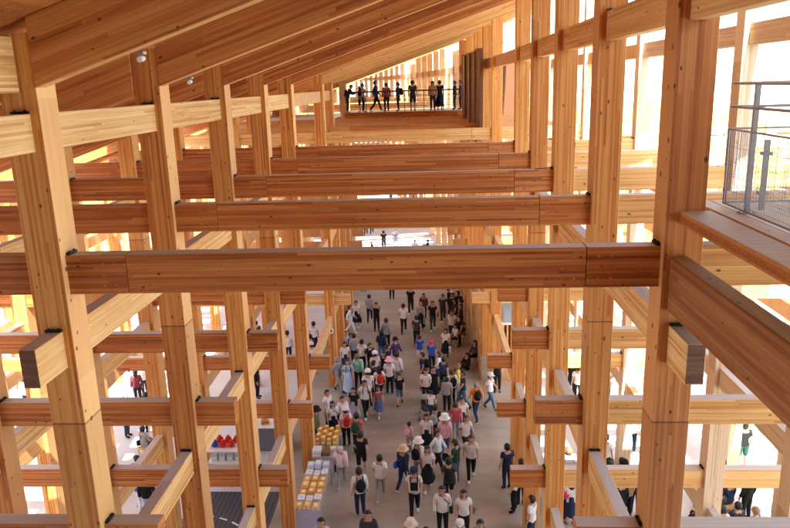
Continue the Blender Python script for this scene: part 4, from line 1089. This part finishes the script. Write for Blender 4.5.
 (-2.97, 27.21, -13.5, 20, 'walk', 1.68, 'short:black', 'white', 'short', 'black', 'pants', 'white', 'pack:black', 'person in white tee with black backpack walking below the central group'),
 (-3.38, 26.67, -13.5, 340, 'stand', 1.6, 'long:black', 'black', 'short', 'grey', 'skirt', 'white', '', 'person with long hair, black tee and grey skirt above the sales tables'),
 (-4.4, 26.32, -13.5, 60, 'stand', 1.66, 'short:black', 'white', 'short', 'black', 'pants', 'black', '', 'person in white tee next to the olive shirt and bucket hat'),
 (-0.13, 28.82, -13.5, 0, 'stand', 1.6, 'short:black', 'black', 'short', 'black', 'skirt', 'white', '', 'person in black tee beside the stroller'),
 (0.33, 29.76, -13.5, 160, 'walk', 1.66, 'short:black', 'charcoal', 'short', 'black', 'pants', 'white', 'pack:navy', 'person in charcoal tee with navy backpack behind the stroller'),
 (-0.25, 27.19, -13.5, 20, 'walk', 1.2, 'cap:navy', 'white', 'short', 'navy', 'shorts', 'white', '', 'small child in navy cap right of the stroller'),
 (-0.06, 24.91, -13.5, 160, 'walk', 1.66, 'short:black', 'black', 'short', 'black', 'pants', 'white', 'pack:grey', 'person in black tee with grey backpack between dress and pink shirt'),
 (0.97, 25.62, -13.5, 20, 'walk', 1.64, 'short:black', 'white', 'short', 'navy', 'skirt', 'white', '', 'person in white tee and navy skirt above the strap bag'),
 (-0.35, 21.77, -13.5, 0, 'walk', 1.64, 'long:black', 'white', 'short', 'black', 'skirt', 'white', '', 'person in white top and black skirt below the long black dress'),
 (0.35, 20.88, -13.5, 180, 'walk', 1.7, 'short:black', 'charcoal', 'short', 'black', 'shorts', 'white', 'pack:black', 'person in charcoal tee, shorts and black backpack below the dark green tee'),
 (-1.92, 21.16, -13.5, 180, 'walk', 1.66, 'short:black', 'white', 'short', 'grey', 'pants', 'white', '', 'person in white tee alone right of the sales table backpacker'),
 (1.15, 22.41, -13.5, 0, 'walk', 1.7, 'short:black', 'white', 'short', 'black', 'pants', 'white', '', 'person in white tee walking below the strap bag'),
 (0.87, 36.45, -13.5, 0, 'walk', 1.66, 'short:black', 'white', 'short', 'navy', 'pants', 'black', '', 'person in white tee behind the holder of the small white bag'),
 (-1.01, 35.59, -13.5, 180, 'walk', 1.68, 'short:black', 'charcoal', 'short', 'black', 'pants', 'black', '', 'person in charcoal tee between the dark trio and the blue tees'),
 (-1.78, 37.64, -13.5, 180, 'walk', 1.7, 'short:black', 'white', 'short', 'black', 'pants', 'black', '', 'person in white tee at the middle of the open walkway'),
 (-3.85, 39.61, -13.5, 180, 'walk', 1.66, 'short:black', 'grey', 'short', 'black', 'pants', 'black', '', 'person in grey tee beyond the raised phone'),
 (0.43, 39.46, -13.5, 0, 'walk', 1.68, 'short:black', 'charcoal', 'short', 'charcoal', 'pants', 'white', '', 'person in charcoal outfit left of the booth wall queue'),
 (1.21, 35.53, -13.5, 300, 'stand', 1.68, 'short:black', 'black', 'short', 'black', 'pants', 'black', '', 'person in black tee standing by the seated ones at the booth wall'),
 (0.96, 39.81, -13.5, 0, 'stand', 1.64, 'long:black', 'charcoal', 'long', 'charcoal', 'skirt', 'black', '', 'person with long hair and charcoal skirt in the booth wall queue'),
 (1.38, 38.73, -13.5, 270, 'stand', 1.64, 'short:black', 'white', 'short', 'black', 'pants', 'white', '', 'person in white tee near the front of the booth wall queue'),
 (2.7, 20.9, -13.5, 200, 'stand', 1.66, 'short:black', 'black', 'short', 'black', 'pants', 'black', 'pack:black', 'person in black with backpack behind the lower right stub beam'),
 (3.72, 20.73, -13.5, 180, 'stand', 1.66, 'short:black', 'white', 'short', 'black', 'pants', 'black', '', 'person in white tee left of the hot pink backpack'),
 (4.09, 19.81, -13.5, 180, 'stand', 1.62, 'long:black', 'white', 'short', 'navy', 'skirt', 'black', '', 'person with long hair and navy skirt right of the hot pink backpack'),
 (5.33, 21.2, -13.5, 160, 'stand', 1.66, 'short:black', 'navy', 'short', 'black', 'pants', 'black', '', 'person in navy tee under the slanting beam, left side'),
 (5.48, 20.74, -13.5, 200, 'stand', 1.66, 'short:black', 'black', 'short', 'black', 'pants', 'black', 'pack:grey', 'person in black with grey backpack under the slanting beam'),
 (5.93, 20.75, -13.5, 180, 'stand', 1.68, 'cap:black', 'white', 'short', 'black', 'pants', 'black', '', 'person in black cap and white tee under the slanting beam'),
 (6.2, 20.36, -13.5, 160, 'stand', 1.66, 'short:black', 'charcoal', 'short', 'navy', 'pants', 'black', '', 'person in charcoal tee at the right of the group under the slanting beam'),
 (8.04, 19.59, -13.5, 180, 'sit', 1.66, 'short:black', 'black', 'long', 'black', 'pants', 'black', '', 'person in black coat sitting at the left of the lower right group'),
 (8.55, 19.5, -13.5, 170, 'sit', 1.66, 'short:black', 'white', 'short', 'black', 'pants', 'black', '', 'person in white tee sitting in the front row of the lower right group'),
 (9.1, 19.7, -13.5, 190, 'sit', 1.66, 'short:black', 'charcoal', 'short', 'black', 'pants', 'black', '', 'person in charcoal tee sitting in the lower right group beside the bending one'),
 (8.37, 20.76, -13.5, 180, 'stand', 1.68, 'short:black', 'black', 'short', 'black', 'pants', 'black', 'pack:black', 'person in black with backpack standing behind the lower right group'),
 (9.04, 20.88, -13.5, 180, 'stand', 1.66, 'short:black', 'navy', 'short', 'black', 'pants', 'black', '', 'person in navy tee standing behind the lower right group'),
 (8.02, 22.43, -13.5, 180, 'stand', 1.66, 'short:black', 'red', 'short', 'black', 'pants', 'black', '', 'person in red tee just right of the big right column'),
 (6.03, 28.66, -13.5, 180, 'stand', 1.66, 'short:black', 'white', 'short', 'black', 'pants', 'black', '', 'person in white tee in the bright right aisle farther back'),
 (5.89, 29.27, -13.5, 180, 'stand', 1.66, 'short:black', 'black', 'short', 'black', 'pants', 'black', '', 'person in black tee in the bright right aisle farther back'),
 (7.21, 28.45, -13.5, 180, 'stand', 1.66, 'long:black', 'charcoal', 'short', 'black', 'pants', 'black', '', 'person with long hair and charcoal tee in the right aisle farther back'),
 (-11.8, 26.19, -13.5, 200, 'walk', 1.66, 'short:black', 'white', 'short', 'black', 'pants', 'black', '', 'person in white tee and black trousers behind the left crossing beam'),
 (-10.31, 23.06, -13.5, 200, 'sit', 1.66, 'short:black', 'white', 'short', 'black', 'pants', 'black', '', 'person in white tee sitting next to the grey one in the left aisle'),
 (-9.7, 20.64, -13.5, 120, 'walk', 1.66, 'short:black', 'white', 'long', 'lightblue', 'pants', 'white', '', 'person in white sleeves walking by the lower left beam'),
 (-10.87, 35.24, -13.5, 180, 'stand', 1.68, 'short:black', 'white', 'short', 'navy', 'pants', 'black', '', 'person in white tee seen far back between the left columns'),
 (-6.34, 34.84, -13.5, 180, 'stand', 1.66, 'short:black', 'white', 'short', 'black', 'pants', 'black', '', 'person in white tee behind the navy suit in the left side aisle'),
 (-8.43, 28.5, -13.5, 150, 'stand', 1.66, 'short:black', 'white', 'short', 'black', 'pants', 'black', '', 'person in white tee at the stall behind the left columns'),
 (-5.06, 43.4, -1.6, 90, 'lean', 1.68, 'short:black', 'navy', 'long', 'black', 'pants', 'white', 'pack:black', 'person in navy leaning at the left end of the far balcony'),
 (-4.35, 43.699999999999996, -1.6, 270, 'stand', 1.5, 'long:black', 'lightblue', 'short', 'navy', 'shorts', 'white', '', 'person in pale blue tee on the far balcony beside the leaning one'),
 (-4.11, 43.4, -1.6, 90, 'stand', 1.66, 'short:black', 'grey', 'long', 'black', 'pants', 'white', 'pack:black', 'person in grey with backpack on the far balcony'),
 (-3.34, 43.199999999999996, -1.6, 100, 'walk', 1.8, 'short:black', 'navy', 'long', 'black', 'pants', 'white', '', 'tall person in navy striding on the far balcony'),
 (-2.74, 43.699999999999996, -1.6, 200, 'stand', 1.66, 'short:brown', 'plaid', 'long', 'navy', 'pants', 'black', '', 'person in dull red plaid shirt on the far balcony'),
 (-2.03, 43.6, -1.6, 270, 'stand', 1.66, 'short:black', 'charcoal', 'long', 'black', 'pants', 'black', 'pack:black', 'person with round backpack in the middle of the far balcony'),
 (-1.15, 43.3, -1.6, 180, 'stand', 1.76, 'short:black', 'charcoal', 'short', 'navy', 'shorts', 'black', '', 'person in shorts standing alone on the far balcony'),
 (0.03, 43.4, -1.6, 0, 'stand', 1.68, 'long:black', 'tan', 'long', 'navy', 'pants', 'black', '', 'person with long hair and tan top on the far balcony'),
 (0.44, 43.5, -1.6, 180, 'stand', 1.72, 'short:brown', 'black', 'short', 'black', 'dress', 'black', '', 'person in knee length black dress on the far balcony'),
 (1.33, 43.6, -1.6, 270, 'stand', 1.66, 'short:black', 'black', 'long', 'black', 'pants', 'black', '', 'person in black at the shaded right end of the far balcony'),
 (1.68, 43.8, -1.6, 270, 'stand', 1.68, 'short:black', 'charcoal', 'long', 'black', 'pants', 'black', '', 'rightmost person on the far balcony, in charcoal'),
]
STROLLER=(-0.46,27.28)
TROLLEY=(0.06,29.76)

for row in PEOPLE: person(*row)

# round drain covers set in the walkway
for x, y, lab in ((-1.2, 24.6, 'dark round drain cover in the walkway near the middle of the crowd'), (.9, 20.6, 'dark round drain cover in the open lower right of the walkway')):
    bm = BM(); tube(bm, (0, 0, 0), (0, 0, .012), .3, 24); tube(bm, (0, 0, .0125), (0, 0, .016), .24, 24)
    tag(mesh_obj('drain_cover', bm, plain('cast_iron', (.10, .09, .08), .6, .3), loc=(x, y, GZ)), lab, 'drain cover')
# stroller pushed along the walkway
def stroller(x, y, rz):
    t = thing('stroller', 'dark stroller with pale hood pushed down the middle of the walkway', 'stroller', (x, y, GZ), rz)
    for i in (-1, 1):
        bm = BM(); path_tube(bm, [(i * .24, .45, 1.0), (i * .24, .1, .45), (i * .22, -.35, .18)], .014, 8); path_tube(bm, [(i * .24, .1, .6), (i * .24, .35, .14)], .014, 8); mesh_obj('frame', bm, M_galv, t)
        for j in (-.35, .38):
            bm = BM(); tube(bm, (i * .25 - .02, j, .11), (i * .25 + .02, j, .11), .11, 14); mesh_obj('wheel', bm, M_black, t)
    bm = BM(); tube(bm, (-.25, .45, 1.0), (.25, .45, 1.0), .018, 8); mesh_obj('handle', bm, M_black, t)
    bm = BM(); ball(bm, (0, -.03, .45), .25, .85, 1.1, .55, 12, 8); ball(bm, (0, .14, .62), .22, .95, .45, 1.1, 12, 8); mesh_obj('seat', bm, cloth('charcoal'), t)
    bm = BM(); ball(bm, (0, .08, .84), .24, 1, .9, .65, 14, 8); bmesh.ops.delete(bm, geom=[v for v in bm.verts if v.co.z < .80 and v.co.y < .1], context='VERTS'); mesh_obj('hood', bm, cloth('grey'), t)
stroller(*STROLLER, 0)
t = thing('trolley_bag', 'dark green two wheeled trolley bag beside the walking person in jeans', 'trolley bag', (*TROLLEY, GZ), .3)
bm = BM(); box(bm, -.2, .2, -.14, .14, .12, .62, bev=.04); mesh_obj('bag', bm, cloth('forest'), t)
bm = BM(); path_tube(bm, [(-.12, .15, .6), (-.12, .2, 1.0), (.12, .2, 1.0), (.12, .15, .6)], .01, 6); mesh_obj('handle', bm, M_steel, t)
for i in (-1, 1):
    bm = BM(); tube(bm, (i * .2 - .015, .12, .07), (i * .2 + .015, .12, .07), .07, 12); mesh_obj('wheel', bm, M_black, t)
